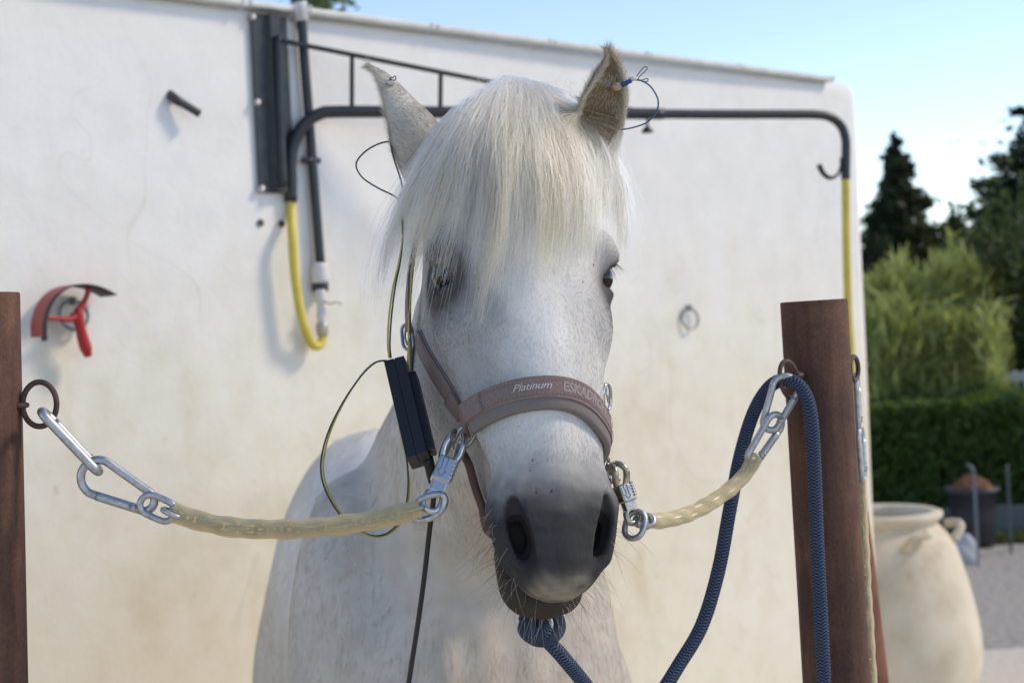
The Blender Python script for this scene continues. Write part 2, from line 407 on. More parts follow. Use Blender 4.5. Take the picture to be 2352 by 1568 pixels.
def band(name, e0, e1, th, mat, ext=0, par=None):
    pts = [onwall(x, y, .06) for x, y in arc]
    if ext: pts[0] = pts[0] + (pts[0] - pts[1]).normalized() * ext
    P_ = smooth_path(pts, 36); V = []; F = []
    c_ = np.array(onwall(185, 735, .06))
    for p in P_:
        out = p - c_; out /= np.linalg.norm(out)
        for e_, o_ in ((e0, 0), (e1, 0), (e1, th), (e0, th)): V.append(p + np.array(WN) * (e_ - .06) + out * o_)
    for i in range(len(P_) - 1):
        for j in range(4): k = (j + 1) % 4; F.append((i * 4 + j, i * 4 + k, i * 4 + 4 + k, i * 4 + 4 + j))
    F.append((0, 1, 2, 3)); F.append(tuple(len(V) - 4 + j for j in (3, 2, 1, 0)))
    return link(name, mesh(name, V, F), mat, par or scr, False)
bld = band('blade', .010, .068, .003, redb); band('rubber_edge', .060, .084, .0022, rub, .010, bld); band('lining', .012, .066, -.002, rub, 0, bld)
tube('handle', [onwall(176, 716, .05), onwall(183, 745, .05), onwall(190, 775, .045), onwall(203, 818, .04)], [.016, .013, .012, .0135, .0145, .009], red, scr, 14, 30)
tube('arm', [onwall(178, 724, .052), onwall(158, 733, .058), onwall(133, 731, .058), onwall(104, 730, .058)], [.011, .007, .006, .006], red, scr, 10, 16)
tube('arm', [onwall(178, 718, .052), onwall(190, 700, .055), onwall(199, 680, .057), onwall(204, 660, .058)], [.011, .007, .006, .007], red, scr, 10, 16)
lathe('rivet', [(0, 0), (.006, 0), (.005, .002), (0, .0025)], zinc, bld, 12, onwall(97, 741, .045) - WT * .004, -WT)

# --- posts
rustm = mat_new('rusty_steel', (.12, .06, .045), .78, spec=.25); t = NT(rustm); co = t.coord('Object')
a_ = t.noise(co, 9, 6, .65); b_ = t.noise(t.coord('Object', (1, 1, .12)), 60, 5, .65); c_ = t.noise(co, 260, 3)
c1 = t.ramp(a_, [(.32, (.075, .040, .032)), (.5, (.110, .057, .042)), (.68, (.175, .092, .060))])
c2 = t.ramp(b_, [(.35, (.72, .70, .70)), (.65, (1.22, 1.18, 1.1))]); c3 = t.ramp(c_, [(.3, (.8, .8, .8)), (.7, (1.2, 1.15, 1.1))])
scr_ = t.ramp(t.noise(t.coord('Object', (1, 1, .18), loc=(2, 4, 0)), 34, 4, .6), [(.70, (0, 0, 0)), (.76, (1, 1, 1))])
t.base(t.mix(t.math('MULTIPLY', scr_, .5), t.mix(1, t.mix(1, c1, c2, 'MULTIPLY'), c3, 'MULTIPLY'), (.24, .17, .13)))
t.bump(t.math('ADD', t.math('MULTIPLY', a_, .5), c_), .35, .0012)
def post(label, top, r_, lean, mat=rustm):
    """hollow steel pipe standing on the ground; lean = (dx, dy) of the foot relative to the top"""
    foot = Vector((top.x + lean[0], top.y + lean[1], -.04)); o = empty('tie_post', Vector((foot.x, foot.y, 0)), label, 'post')
    ax = (top - foot); L_ = ax.length
    lathe('pipe', [(r_, 0), (r_, L_ * .25), (r_, L_ * .5), (r_, L_ * .75), (r_, L_ - .002), (r_ - .001, L_), (r_ - .0045, L_), (r_ - .005, L_ - .003), (r_ - .005, L_ - .12)], mat, o, 48, foot, ax)
    return o, foot
def lean_for(x0, y0, x1, y1, d):
    """horizontal drift of an axis seen from (x0,y0) to (x1,y1) at depth d, extended to the ground"""
    a, b_ = at(x0, y0, d), at(x1, y1, d); k = (a.z + .04) / (a.z - b_.z); return ((b_.x - a.x) * k, 0)
PLd, PRd = 1.60, 1.88
LTOP = at(-46, 672, PLd); LR = (42 + 46) * PLd / FPX
postL, _f = post('rusty pipe post cut by the left edge of the picture', LTOP, LR, lean_for(-46, 672, -27, 1568, PLd))
RTOP = at(1869, 690, PRd); RR = 76.5 * PRd / FPX
postR, _f = post('rusty brown pipe post with the blue rope over its ring', RTOP, RR, lean_for(1869, 690, 1921, 1568, PRd))
orange = mat_new('orange_rust', (.20, .085, .05), .8, spec=.2); t = NT(orange)
t.base(t.ramp(t.noise(t.coord('Object'), 14, 5), [(.3, (.15, .062, .04)), (.7, (.25, .11, .065))]))
postB, _f = post('orange-brown pipe post mostly hidden behind the rusty right post', at(1884, 700, 2.7), .040, lean_for(1884, 700, 1989, 1568, 2.7), orange)
# ================================================================== HORSE
# head frame: u = to the viewer's right, v = down the face towards the muzzle, w = out of the face
HO = at(1241, 640, 1.64)
TH, PS, RO = R(22), R(18.5), R(3.4)
HV = Vector((math.sin(TH) * math.sin(PS), -math.sin(TH) * math.cos(PS), -math.cos(TH)))
HW = Vector((math.cos(TH) * math.sin(PS), -math.cos(TH) * math.cos(PS), math.sin(TH)))
HU = Vector((math.cos(PS), math.sin(PS), 0))
_ro = Matrix.Rotation(RO, 3, 'Y'); HU, HV, HW = _ro @ HU, _ro @ HV, _ro @ HW
HM = np.array([HU, HV, HW])                     # rows: local axes
def hp(u, v, w): return HO + HU * u + HV * v + HW * w
def to_local(P): return (P - np.array(HO)) @ HM.T

def tab(knots):
    """knots: rows (v, params...) -> function v -> params, smooth"""
    K = np.array(knots, float)
    S = smooth_path(K, 400)
    o = np.argsort(S[:, 0]); S = S[o]
    return lambda v: [np.interp(v, S[:, 0], S[:, i]) for i in range(1, K.shape[1])]
def smin(a, b, k):
    h = np.clip(.5 + .5 * (b - a) / k, 0, 1); return b * (1 - h) + a * h - k * h * (1 - h)
def smax(a, b, k): return -smin(-a, -b, k)
def loft(u, v, w, T, v0, v1, p=2.3):
    a, top, bot = T(v); b = (top - bot) / 2; c = (top + bot) / 2
    q = (np.abs(u / a) ** p + np.abs((w - c) / b) ** p) ** (1 / p)
    d = (q - 1) * np.minimum(a, b)
    dv = np.maximum(np.maximum(v0 - v, v - v1), 0)
    return np.where(dv > 0, np.sqrt(np.maximum(d, 0) ** 2 + dv ** 2), d)
def ell(u, v, w, c, r, rot=None):
    x, y, z = u - c[0], v - c[1], w - c[2]
    if rot is not None:
        m = rot; x, y, z = m[0][0] * x + m[0][1] * y + m[0][2] * z, m[1][0] * x + m[1][1] * y + m[1][2] * z, m[2][0] * x + m[2][1] * y + m[2][2] * z
    q = np.sqrt((x / r[0]) ** 2 + (y / r[1]) ** 2 + (z / r[2]) ** 2) + 1e-9
    g = np.sqrt((x / r[0] ** 2) ** 2 + (y / r[1] ** 2) ** 2 + (z / r[2] ** 2) ** 2) + 1e-9
    return q * (q - 1) / g
def seg(P, a, b, ra, rb):
    """rounded cone between a and b, radii ra, rb"""
    a = np.array(a, float); ab = np.array(b, float) - a
    t = np.clip(((P - a) @ ab) / ab.dot(ab), 0, 1)
    return np.linalg.norm(P - a - t[:, None] * ab, axis=1) - (ra + (rb - ra) * t)
def oseg(P, a, b, A, B, lat):
    """cone with oval section: A = (lateral, other) radii at a, B at b"""
    a = np.array(a, float); ab = np.array(b, float) - a; lat = np.array(lat, float); lat /= np.linalg.norm(lat)
    t = np.clip(((P - a) @ ab) / ab.dot(ab), 0, 1); r = P - a - t[:, None] * ab
    l = r @ lat; o = np.sqrt(np.maximum((r * r).sum(1) - l * l, 0))
    rl = A[0] + (B[0] - A[0]) * t; ro = A[1] + (B[1] - A[1]) * t
    return (np.sqrt((l / rl) ** 2 + (o / ro) ** 2) - 1) * np.minimum(rl, ro)

UP = tab([(-.27, .020, -.075, -.13), (-.255, .045, -.055, -.15), (-.22, .064, -.035, -.17), (-.16, .082, -.010, -.18), (-.10, .094, .000, -.175), (-.04, .098, .002, -.165), (.02, .095, .000, -.155),
          (.07, .080, -.002, -.14), (.12, .072, -.006, -.125), (.17, .067, -.010, -.11), (.215, .061, -.014, -.10), (.25, .054, -.018, -.095), (.275, .049, -.023, -.092), (.297, .044, -.031, -.090), (.313, .036, -.041, -.087), (.326, .023, -.054, -.081), (.332, .010, -.062, -.073)])
LO = tab([(-.12, .045, -.12, -.20), (-.06, .070, -.11, -.235), (-.01, .082, -.10, -.255), (.05, .083, -.10, -.258), (.10, .078, -.10, -.245), (.15, .060, -.095, -.205), (.20, .046, -.09, -.170), (.245, .042, -.088, -.150),
          (.277, .048, -.088, -.140), (.307, .047, -.086, -.134), (.327, .041, -.088, -.128), (.339, .028, -.095, -.120), (.344, .008, -.102, -.112)])
LATB = np.array([.97, .23, 0])

def rotz(ang):  # rotation in the u-v plane
    c, s = math.cos(ang), math.sin(ang); return ((c, s, 0), (-s, c, 0), (0, 0, 1))

NPATH = [(.0515, .240, .0060), (.0520, .248, .0092), (.0508, .258, .0115), (.0480, .268, .0122), (.0445, .279, .0118), (.0405, .290, .0106), (.0365, .300, .0088), (.0330, .309, .0062)]
NCH = []
def nostril(Q):
    d = np.full(len(Q), 9.0)
    for (a, ra), (b, rb) in NCH: d = np.minimum(d, seg(Q, a, b, ra, rb))
    return d
def sdf(P):
    L = to_local(P); u, v, w = L[:, 0], L[:, 1], L[:, 2]; au = np.abs(u)
    # ---- head
    d = loft(u, v, w, UP, -.27, .332)
    jaw = loft(u, v, w, LO, -.12, .344, 2.1)
    # masseter / cheek plates
    jaw = smin(jaw, ell(au, v, w, (.066, .035, -.172), (.032, .105, .090)), .02)
    km = np.clip(.035 - (v - .12) * .18, .004, .035)
    d = smin(d, jaw, km)
    # brow bone over the eye, zygomatic arch, facial crest
    d = smin(d, ell(au, v, w, (.090, -.058, -.038), (.018, .034, .024), rotz(.12)), .022)
    d = smin(d, ell(au, v, w, (.076, .030, -.062), (.018, .034, .024)), .025)
    d = smin(d, seg(np.stack([au, v, w], 1), (.076, .035, -.068), (.061, .130, -.062), .0125, .009), .022)
    # temporal hollow above the brow, hollow in front of the facial crest
    d = smax(d, -ell(au, v, w, (.097, -.110, -.020), (.020, .035, .024)), .03)
    d = smax(d, -ell(au, v, w, (.077, .122, .003), (.026, .090, .031)), .022)
    d = smax(d, -ell(au, v, w, (.082, .205, -.088), (.020, .04, .026)), .03)
    # nasal bone ridge
    d = smin(d, seg(np.stack([u, v, w], 1), (0, -.03, -.030), (0, .215, -.032), .020, .021), .025)
    # eye socket and lids
    d = smax(d, -ell(au, v, w, (.097, -.024, -.049), (.017, .021, .016)), .008)
    d = smin(d, ell(au, v, w, (.098, -.0435, -.041), (.013, .009, .017)), .010)
    d = smin(d, ell(au, v, w, (.091, -.0010, -.050), (.011, .007, .015)), .010)
    # muzzle: alar folds and the wide outer nostril wing
    Q = np.stack([au, v, w], 1)
    d = smin(d, ell(au, v, w, (.043, .245, -.052), (.021, .040, .032), rotz(-.12)), .022)
    d = smin(d, seg(Q, (.047, .212, -.044), (.058, .240, -.048), .010, .011), .012)
    d = smin(d, seg(Q, (.058, .240, -.048), (.050, .292, -.056), .011, .011), .014)
    d = smin(d, ell(u, v, w, (0, .262, -.052), (.036, .055, .031)), .03)
    # nostril opening: comma shape
    if NCH: d = smax(d, -nostril(Q), .005)
    # upper lip fullness and the soft philtrum
    d = smin(d, ell(u, v, w, (0, .303, -.062), (.041, .026, .028)), .02)
    # chin
    d = smin(d, ell(u, v, w, (0, .309, -.125), (.036, .030, .020)), .018)
    # mouth slit
    ml = np.abs(w + .0885 - .012 * np.clip((.30 - v) / .1, 0, 1)) - .0022
    mouth = np.maximum(ml, np.maximum(.248 - v, v - .37))
    d = smax(d, -mouth, .004)
    # ---- neck
    b1 = oseg(P, hp(0.01, -.15, -.13), (.005, 2.00, 1.56), (.07, .09), (.092, .150), LATB)
    b2 = oseg(P, (.005, 2.00, 1.56), (-.085, 2.32, 1.32), (.092, .150), (.152, .225), LATB)
    neck = smin(b1, b2, .06)
    d = smin(d, neck, .045)
    # ---- trunk
    t = ell(P[:, 0], P[:, 1], P[:, 2], (-.10, 2.30, 1.06), (.20, .25, .26))
    t = smin(t, ell(P[:, 0], P[:, 1], P[:, 2], (-.09, 2.50, 1.15), (.17, .30, .25)), .12)
    t = smin(t, oseg(P, (-.10, 2.60, .82), (-.235, 3.20, .80), (.275, .48), (.345, .53), LATB), .045)
    t = smin(t, oseg(P, (-.275, 3.00, 1.12), (-.325, 3.35, 1.12), (.20, .27), (.185, .26), LATB), .08)
    for s_ in (-1, 1):
        t = smin(t, ell(P[:, 0], P[:, 1], P[:, 2], (-.115 + s_ * .150, 2.30, 1.08), (.095, .15, .30)), .05)
        f0 = np.array((-.11 + s_ * .14, 2.34, .95))
        t = smin(t, seg(P, f0, (f0[0], 2.33, .55), .085, .050), .06)
        t = smin(t, seg(P, (f0[0], 2.33, .55), (f0[0], 2.36, .10), .047, .030), .03)
        t = smin(t, seg(P, (f0[0], 2.36, .10), (f0[0], 2.30, .03), .034, .050), .02)
        h0 = np.array((-.29 + s_ * .12, 3.40, 1.0))
        t = smin(t, seg(P, h0, (h0[0], 3.30, .68), .14, .09), .08)
        t = smin(t, seg(P, (h0[0], 3.30, .68), (h0[0], 3.48, .46), .085, .05), .04)
        t = smin(t, seg(P, (h0[0], 3.48, .46), (h0[0], 3.44, .10), .048, .032), .03)
        t = smin(t, seg(P, (h0[0], 3.44, .10), (h0[0], 3.38, .03), .034, .050), .02)
    t = t + .0060 * (np.sin(46 * P[:, 0] + 5 * P[:, 2] + 2.5 * np.sin(4 * P[:, 2])) + .6 * np.sin(96 * P[:, 0] - 9 * P[:, 2] + 3 * np.sin(5 * P[:, 2] + 1))) * np.exp(-((P[:, 0] + .16) / .18) ** 2) * np.exp(-((P[:, 2] - 1.15) / .30) ** 2)
    d = smin(d, t, .07)
    return d

def skin_w(u, v):
    ws = np.arange(.03, -.12, -.0005); P = np.array([hp(u, v, w) for w in ws]); return ws[np.argmax(sdf(P) < 0)]
_c = [((u, v, skin_w(u, v) - .0035), r) for u, v, r in NPATH]
_i = [((u - .004, v + .002, c[2] - .012), r * .88) for (u, v, r), (c, _r) in zip(NPATH, _c)][2:-1]
_j = [((u - .008, v + .004, c[2] - .026), r * .75) for (u, v, r), (c, _r) in zip(NPATH, _c)][2:-2]
NCH += list(zip(_c, _c[1:])) + list(zip(_i, _i[1:])) + list(zip(_j, _j[1:]))
def axis_grid(lo, hi, f0, f1, fine, coarse):
    a = np.arange(f0, f1, fine)
    l = [f0]; s = fine
    while l[-1] > lo: s = min(s * 1.18, coarse); l.append(l[-1] - s)
    h = [a[-1]]; s = fine
    while h[-1] < hi: s = min(s * 1.18, coarse); h.append(h[-1] + s)
    g = np.concatenate([l[1:][::-1], a, h[1:]])
    k = (-(len(g) - 1)) % 4
    return np.concatenate([g, g[-1] + coarse * np.arange(1, k + 1)])
def surface_nets(f, gx, gy, gz):
    nx, ny, nz = len(gx), len(gy), len(gz)
    cx, cy, cz = gx[::4], gy[::4], gz[::4]
    C = np.stack(np.meshgrid(cx, cy, cz, indexing='ij'), -1).reshape(-1, 3)
    D = f(C).reshape(len(cx), len(cy), len(cz))
    bx, by, bz = np.diff(cx), np.diff(cy), np.diff(cz)
    diag = np.sqrt(bx[:, None, None] ** 2 + by[None, :, None] ** 2 + bz[None, None, :] ** 2)
    mn = np.full(diag.shape, 1e9)
    for i in (0, 1):
        for j in (0, 1):
            for k in (0, 1):
                mn = np.minimum(mn, np.abs(D[i:i + len(bx), j:j + len(by), k:k + len(bz)]))
    act = mn < diag * 1.0 + .004
    full = np.repeat(np.repeat(np.repeat(D, 4, 0), 4, 1), 4, 2)[:nx, :ny, :nz].astype(np.float32)
    need = np.zeros((nx, ny, nz), bool)
    ia = np.argwhere(act) * 4
    for i in range(5):
        for j in range(5):
            for k in range(5):
                need[ia[:, 0] + i, ia[:, 1] + j, ia[:, 2] + k] = True
    idx = np.argwhere(need)
    P = np.stack([gx[idx[:, 0]], gy[idx[:, 1]], gz[idx[:, 2]]], 1)
    vals = np.concatenate([f(P[i:i + 400000]) for i in range(0, len(P), 400000)])
    full[need] = vals
    S = full < 0
    cnt = np.zeros((nx - 1, ny - 1, nz - 1), np.uint8)
    for i in (0, 1):
        for j in (0, 1):
            for k in (0, 1):
                cnt += S[i:nx - 1 + i, j:ny - 1 + j, k:nz - 1 + k]
    ab = np.zeros(cnt.shape, bool)
    for i in range(4):
        for j in range(4):
            for k in range(4):
                ab[ia[:, 0] + i, ia[:, 1] + j, ia[:, 2] + k] = True
    cell = np.argwhere((cnt > 0) & (cnt < 8) & ab)
    vid = -np.ones(cnt.shape, np.int32); vid[cell[:, 0], cell[:, 1], cell[:, 2]] = np.arange(len(cell))
    acc = np.zeros((len(cell), 3)); num = np.zeros(len(cell))
    cor = [(i, j, k) for i in (0, 1) for j in (0, 1) for k in (0, 1)]
    G = [gx, gy, gz]
    for p in range(8):
        for q in range(p + 1, 8):
            a, b = cor[p], cor[q]
            if sum(x != y for x, y in zip(a, b)) != 1: continue
            A = cell + np.array(a); B = cell + np.array(b)
            fa = full[A[:, 0], A[:, 1], A[:, 2]]; fb = full[B[:, 0], B[:, 1], B[:, 2]]
            cr = (fa < 0) != (fb < 0); t = np.where(cr, fa / (fa - fb + 1e-20), 0)
            pa = np.stack([G[i][A[:, i]] for i in range(3)], 1); pb = np.stack([G[i][B[:, i]] for i in range(3)], 1)
            acc += np.where(cr[:, None], pa + (pb - pa) * t[:, None], 0); num += cr
    V = acc / num[:, None]
    F = []
    for ax in range(3):
        o1, o2 = [(1, 2), (2, 0), (0, 1)][ax]
        sl = [slice(None)] * 3; sl2 = [slice(None)] * 3
        sl[ax] = slice(0, -1); sl2[ax] = slice(1, None)
        s0, s1 = S[tuple(sl)], S[tuple(sl2)]
        E = np.argwhere(s0 != s1)
        ok = (E[:, o1] > 0) & (E[:, o2] > 0) & (E[:, o1] < S.shape[o1] - 1) & (E[:, o2] < S.shape[o2] - 1)
        E = E[ok]; flip = s1[E[:, 0], E[:, 1], E[:, 2]]
        quads = []
        for da, db in ((0, 0), (1, 0), (1, 1), (0, 1)):
            c = E.copy(); c[:, o1] -= da; c[:, o2] -= db; quads.append(vid[c[:, 0], c[:, 1], c[:, 2]])
        Qd = np.stack(quads, 1); Qd[flip] = Qd[flip][:, ::-1]
        F.append(Qd[(Qd >= 0).all(1)])
    return V, np.concatenate(F)

GX = axis_grid(-.85, .30, -.16, .20, .0034, .03)
GY = axis_grid(1.38, 3.80, 1.40, 1.92, .0034, .03)
GZ = axis_grid(-.03, 1.92, 1.18, 1.90, .0034, .03)
BV, BF = surface_nets(sdf, GX, GY, GZ)
# ------------------------------------------------------------------ ears (joined into the body mesh)
def ear(pts, opening, width, n=22, m=15, thick=.0035, phi0=2.3, phi1=.75, prof6=.80, prof8=.50):
    P = smooth_path(pts, n); T = np.gradient(P, axis=0); T /= np.linalg.norm(T, axis=1)[:, None]
    o = np.array(opening, float)
    V, F, inner = [], [], []
    for side in (0, 1):
        for i in range(n):
            s = i / (n - 1)
            O = o - T[i] * o.dot(T[i]); O /= np.linalg.norm(O); Lx = np.cross(T[i], O)
            ph = phi0 + (phi1 - phi0) * min(1, s * 1.25)
            wprof = np.interp(s, [0, .12, .35, .6, .8, .93, 1], [.85, .97, .95, prof6, prof8, .17, .02]) * width
            r = max(wprof / (math.sin(min(ph, 1.4))), .0006)
            if side: r = max(r - thick, .0002)
            for j in range(m):
                a = ph * (2 * j / (m - 1) - 1)
                V.append(P[i] + O * (-r * math.cos(a) + wprof * .35) + Lx * (r * math.sin(a))); inner.append(side)
    k = n * m
    for i in range(n - 1):
        for j in range(m - 1):
            a = i * m + j; F.append((a, a + 1, a + m + 1, a + m)); F.append((k + a, k + a + m, k + a + m + 1, k + a + 1))
        for j in (0, m - 1):
            a = i * m + j; q = (a, a + m, k + a + m, k + a); F.append(q if j == 0 else q[::-1])
    for j in range(m - 1):
        a = (n - 1) * m + j; F.append((a, a + 1, k + a + 1, k + a))
    return np.array(V), np.array(F), np.array(inner)
EARL = [at(1010, 375, 1.80), at(968, 320, 1.79), at(915, 250, 1.79), at(872, 194, 1.80), at(842, 150, 1.81)]
EARR = [at(1345, 345, 1.83), at(1366, 285, 1.78), at(1396, 220, 1.755), at(1408, 162, 1.75), at(1393, 109, 1.74)]
e1 = ear(EARL, (-.70, .45, -.55), .041, prof6=.64, prof8=.34)
e2 = ear(EARR, (.42, -.90, -.05), .0370, phi0=2.0, phi1=.9)

# ------------------------------------------------------------------ coat colours, with some shading painted in
def sst(a, b, x): t = np.clip((x - a) / (b - a), 0, 1); return t * t * (3 - 2 * t)
def fbm(P, f):
    """cheap smooth pseudo noise in [-1, 1]"""
    r = np.random.default_rng(3); out = np.zeros(len(P)); amp = 1; tot = 0
    for o in range(4):
        for _ in range(3):
            k = r.normal(size=3) * f * (1.9 ** o); out += amp * np.sin(P @ k + r.uniform(0, 6.28)) / 3
        tot += amp; amp *= .6
    return out / tot
def lerp(a, b, t): return a + (np.array(b) - a) * t[:, None]
def pigment_and_shade(P):
    L = to_local(P); u, v, w = L[:, 0], L[:, 1], L[:, 2]; au = np.abs(u)
    n = fbm(P, 40); n2 = fbm(P, 14)
    c = np.tile(np.array([.64, .605, .555]), (len(P), 1))
    head = sst(-.32, -.24, v) * sst(.5, .4, v) * sst(-.42, -.30, w)
    face = head * sst(-.10, .02, v)
    c = lerp(c, (.68, .655, .62), face * .85)                               # greyer skin shows through the short face coat
    c = lerp(c, (.76, .735, .70), face * sst(.035, .012, au) * sst(.2, .1, v) * sst(-.08, -.02, w))
    c = lerp(c, (.30, .288, .28), face * sst(.022, .07, au + .012 * n) * sst(-.04, .02, v) * sst(.22, .10, v) * np.where(u < 0, .75, .30))  # grey cheek skin; left cheek painted darker still for its shaded side
    eye = np.exp(-(((au - .098) / .030) ** 2 + ((v + np.where(u < 0, .024, .012)) / np.where(u < 0, .040, .038)) ** 2 + ((w + .050) / np.where(u < 0, .042, .034)) ** 2))
    c = lerp(c, (.045, .04, .04), np.clip(eye * np.where(u < 0, 2.4, 1.7), 0, 1) * .92)
    mz = head * sst(.160, .256, v + .020 * n + .006 * fbm(P, 120) + .35 * np.clip(-w - .06, 0, .05) - .30 * np.clip(.03 - au, 0, .03))
    c = lerp(c, (.033, .032, .034), mz * .98)
    c *= (1 + .32 * mz * fbm(P, 210) + .22 * mz * n)[:, None]
    ins0 = head * sst(.0030, -.0010, nostril(np.stack([au, v, w], 1)))
    c = lerp(c, (.034, .030, .032), ins0)
    ins = 0 * head * np.exp(-(((au - .042) / .016) ** 2 + ((v - .268) / .034) ** 2)) * sst(-.036, -.046, w) * sst(-.095, -.085, w)
    c = lerp(c, (.018, .016, .018), np.clip(ins * 1.6, 0, 1))
    # pale, straw-coloured end of the upper lip, brown lower lip
    n3 = fbm(P, 160)
    lip = head * sst(.304, .332, v + .006 * n + .006 * n3 - .2 * np.clip(au - .028, 0, 1)) * sst(-.089, -.080, w) * sst(.042, .022, au + .006 * n2)
    c = lerp(c, (.40, .34, .255), lip * np.clip(.55 + .45 * n3, 0, 1))
    rim = head * sst(.25, .275, v) * np.exp(-((w + .0835) / .0045) ** 2)
    c = lerp(c, (.42, .375, .31), rim * .85)
    low = head * sst(.20, .27, v) * sst(-.088, -.093, w)
    c = lerp(c, (.062, .045, .034), low * .92)
    # warm, slightly dusty neck and chest
    body = 1 - head
    c = lerp(c, (.56, .49, .41), body * np.clip(.45 + .5 * n2, 0, 1) * .8)
    back = body * sst(2.45, 2.75, P[:, 1]) * sst(1.0, 1.15, P[:, 2])
    c = lerp(c, (.74, .72, .69), back * .8)  # sunlight on the back painted in as a lighter coat
    c = lerp(c, (.52, .475, .42), body * sst(2.6, 2.35, P[:, 1]) * np.clip(.45 + .55 * fbm(P * np.array([1, 1, .4]), 26), 0, 1))  # shaded neck and chest painted greyer than the back
    thr = body * np.exp(-((P[:, 0] - .00) / .13) ** 2) * sst(1.52, 1.36, P[:, 2]) * sst(2.5, 2.2, P[:, 1])
    c = lerp(c, (.43, .345, .26), thr * np.clip(.55 + .35 * n2, 0, 1))  # shade of the head on the throat, painted in brown
    c *= (1 + .05 * n)[:, None]
    # scattered small flecks
    return np.clip(c, .01, 1)
cB = pigment_and_shade(BV)
def ear_col(e):
    V, F, inn = e; left = V[:, 0].mean() < 0; s = np.linspace(0, 1, 22).repeat(15); s = np.concatenate([s, s])
    c = np.where(inn[:, None] > 0, np.array([.42, .37, .30]) if left else np.array([.25, .185, .115]), np.array([.58, .54, .47]))
    j = np.tile(np.linspace(-1, 1, 15), 44)
    edge = sst(.72, .98, np.abs(j)) * (inn > 0)
    return lerp(c, (.60, .56, .47), edge * .9)
AV = np.concatenate([BV, e1[0], e2[0]]); nb = len(BV)
AF = np.concatenate([BF, e1[1] + nb, e2[1] + nb + len(e1[0])])
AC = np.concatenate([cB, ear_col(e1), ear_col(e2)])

horse = empty('horse', Vector((-.12, 2.6, 0)), 'white pony with a long forelock over its eyes, tied between two posts', 'horse')
hide = mat_new('hide', (.6, .6, .6), .68, spec=.15)
t = NT(hide); at_ = t.n('Attribute', attribute_name='Col'); co = t.coord('Object')
spk = t.noise(co, 150, 2, .5); spk = t.ramp(spk, [(.0, (1, 1, 1)), (.735, (1, 1, 1)), (.79, (.30, .27, .25))])
vo = t.n('TexVoronoi', feature='F1'); t.l(t.coord('Object', (1, 1.4, .8)), vo.inputs['Vector']); vo.inputs['Scale'].default_value = 46
dot = t.math('MULTIPLY', t.math('LESS_THAN', vo.outputs['Distance'], .075), t.math('MULTIPLY', at_.outputs['Alpha'], t.math('GREATER_THAN', t.noise(co, 17, 2), .56)))
spk = t.mix(t.math('MULTIPLY', dot, .7), spk, (.22, .20, .19))
mott = t.ramp(t.noise(co, 26, 5, .6), [(.3, (.88, .88, .88)), (.7, (1.06, 1.06, 1.06))])
t.base(t.mix(1, t.mix(1, at_.outputs['Color'], mott, 'MULTIPLY'), spk, 'MULTIPLY'))
t.bump(t.math('ADD', t.noise(t.coord('Object', (1, 1, .25)), 900, 3), t.math('MULTIPLY', t.noise(co, 170, 4, .6), 1.6)), .35, .0009)
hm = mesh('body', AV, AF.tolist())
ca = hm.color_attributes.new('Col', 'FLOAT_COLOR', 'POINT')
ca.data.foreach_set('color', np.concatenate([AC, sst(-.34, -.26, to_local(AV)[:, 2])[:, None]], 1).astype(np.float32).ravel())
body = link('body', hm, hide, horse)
VN = np.zeros(len(AV) * 3, np.float32); hm.vertices.foreach_get('normal', VN); VN = VN.reshape(-1, 3)
BVH = BVHTree.FromPolygons([tuple(v) for v in AV], AF.tolist())
def hit(x, y):
    """first point of the horse seen at (x, y): location, normal"""
    p, nrm, i, d = BVH.ray_cast(CAM_LOC, ray(x, y))
    return (p, nrm) if p is not None else (None, None)
def snap_h(p, off=0.0):
    q, nrm, i, d = BVH.find_nearest(Vector(p))
    nrm = Vector(nrm)
    return q + nrm * off, nrm

# eyes
eye_m = mat_new('eye', (.010, .006, .004), .16, spec=.25)
b = eye_m.node_tree.nodes['Principled BSDF']; b.inputs['Coat Weight'].default_value = .2; b.inputs['Coat Roughness'].default_value = .02
rim_m = mat_new('eye_rim', (.03, .026, .026), .35)
for s_ in (-1, 1):
    c_ = hp(s_ * .0860, -.023, -.049); bm = bmesh.new()
    bmesh.ops.create_uvsphere(bm, u_segments=24, v_segments=16, radius=.0192)
    bmesh.ops.translate(bm, verts=bm.verts, vec=c_)
    eo = link('eye', from_bm('eye', bm), eye_m, horse)
    if s_ > 0: eo['label'] = 'dark brown eye at the edge of the face'

# ------------------------------------------------------------------ hair
def curves_obj(name, P, rad0, rad1, cols, mat, parent, kind='stuff'):
    """P: (N, K, 3) strand points"""
    N, K = P.shape[:2]
    hc = bpy.data.hair_curves.new(name); hc.add_curves([K] * N)
    hc.position_data.foreach_set('vector', P.astype(np.float32).ravel())
    ra = hc.attributes.get('radius') or hc.attributes.new('radius', 'FLOAT', 'POINT')
    rr = np.outer(rad0 * np.ones(N) if np.isscalar(rad0) else rad0, np.linspace(1, rad1, K))
    ra.data.foreach_set('value', rr.astype(np.float32).ravel())
    cc = hc.attributes.new('hcol', 'FLOAT_COLOR', 'CURVE')
    cc.data.foreach_set('color', np.concatenate([cols, np.ones((N, 1))], 1).astype(np.float32).ravel())
    o = link(name, hc, mat, parent)
    if kind: o['kind'] = kind
    return o
hair_m = bpy.data.materials.new('hair'); hair_m.use_nodes = True
t = NT(hair_m); at_ = t.n('Attribute', attribute_name='hcol')
t.base(at_.outputs['Color']); t.b.inputs['Roughness'].default_value = .5; t.b.inputs['Specular IOR Level'].default_value = .12
tr = t.n('BsdfTranslucent'); t.l(at_.outputs['Color'], tr.inputs[0]); mx = t.n('MixShader'); mx.inputs[0].default_value = .25
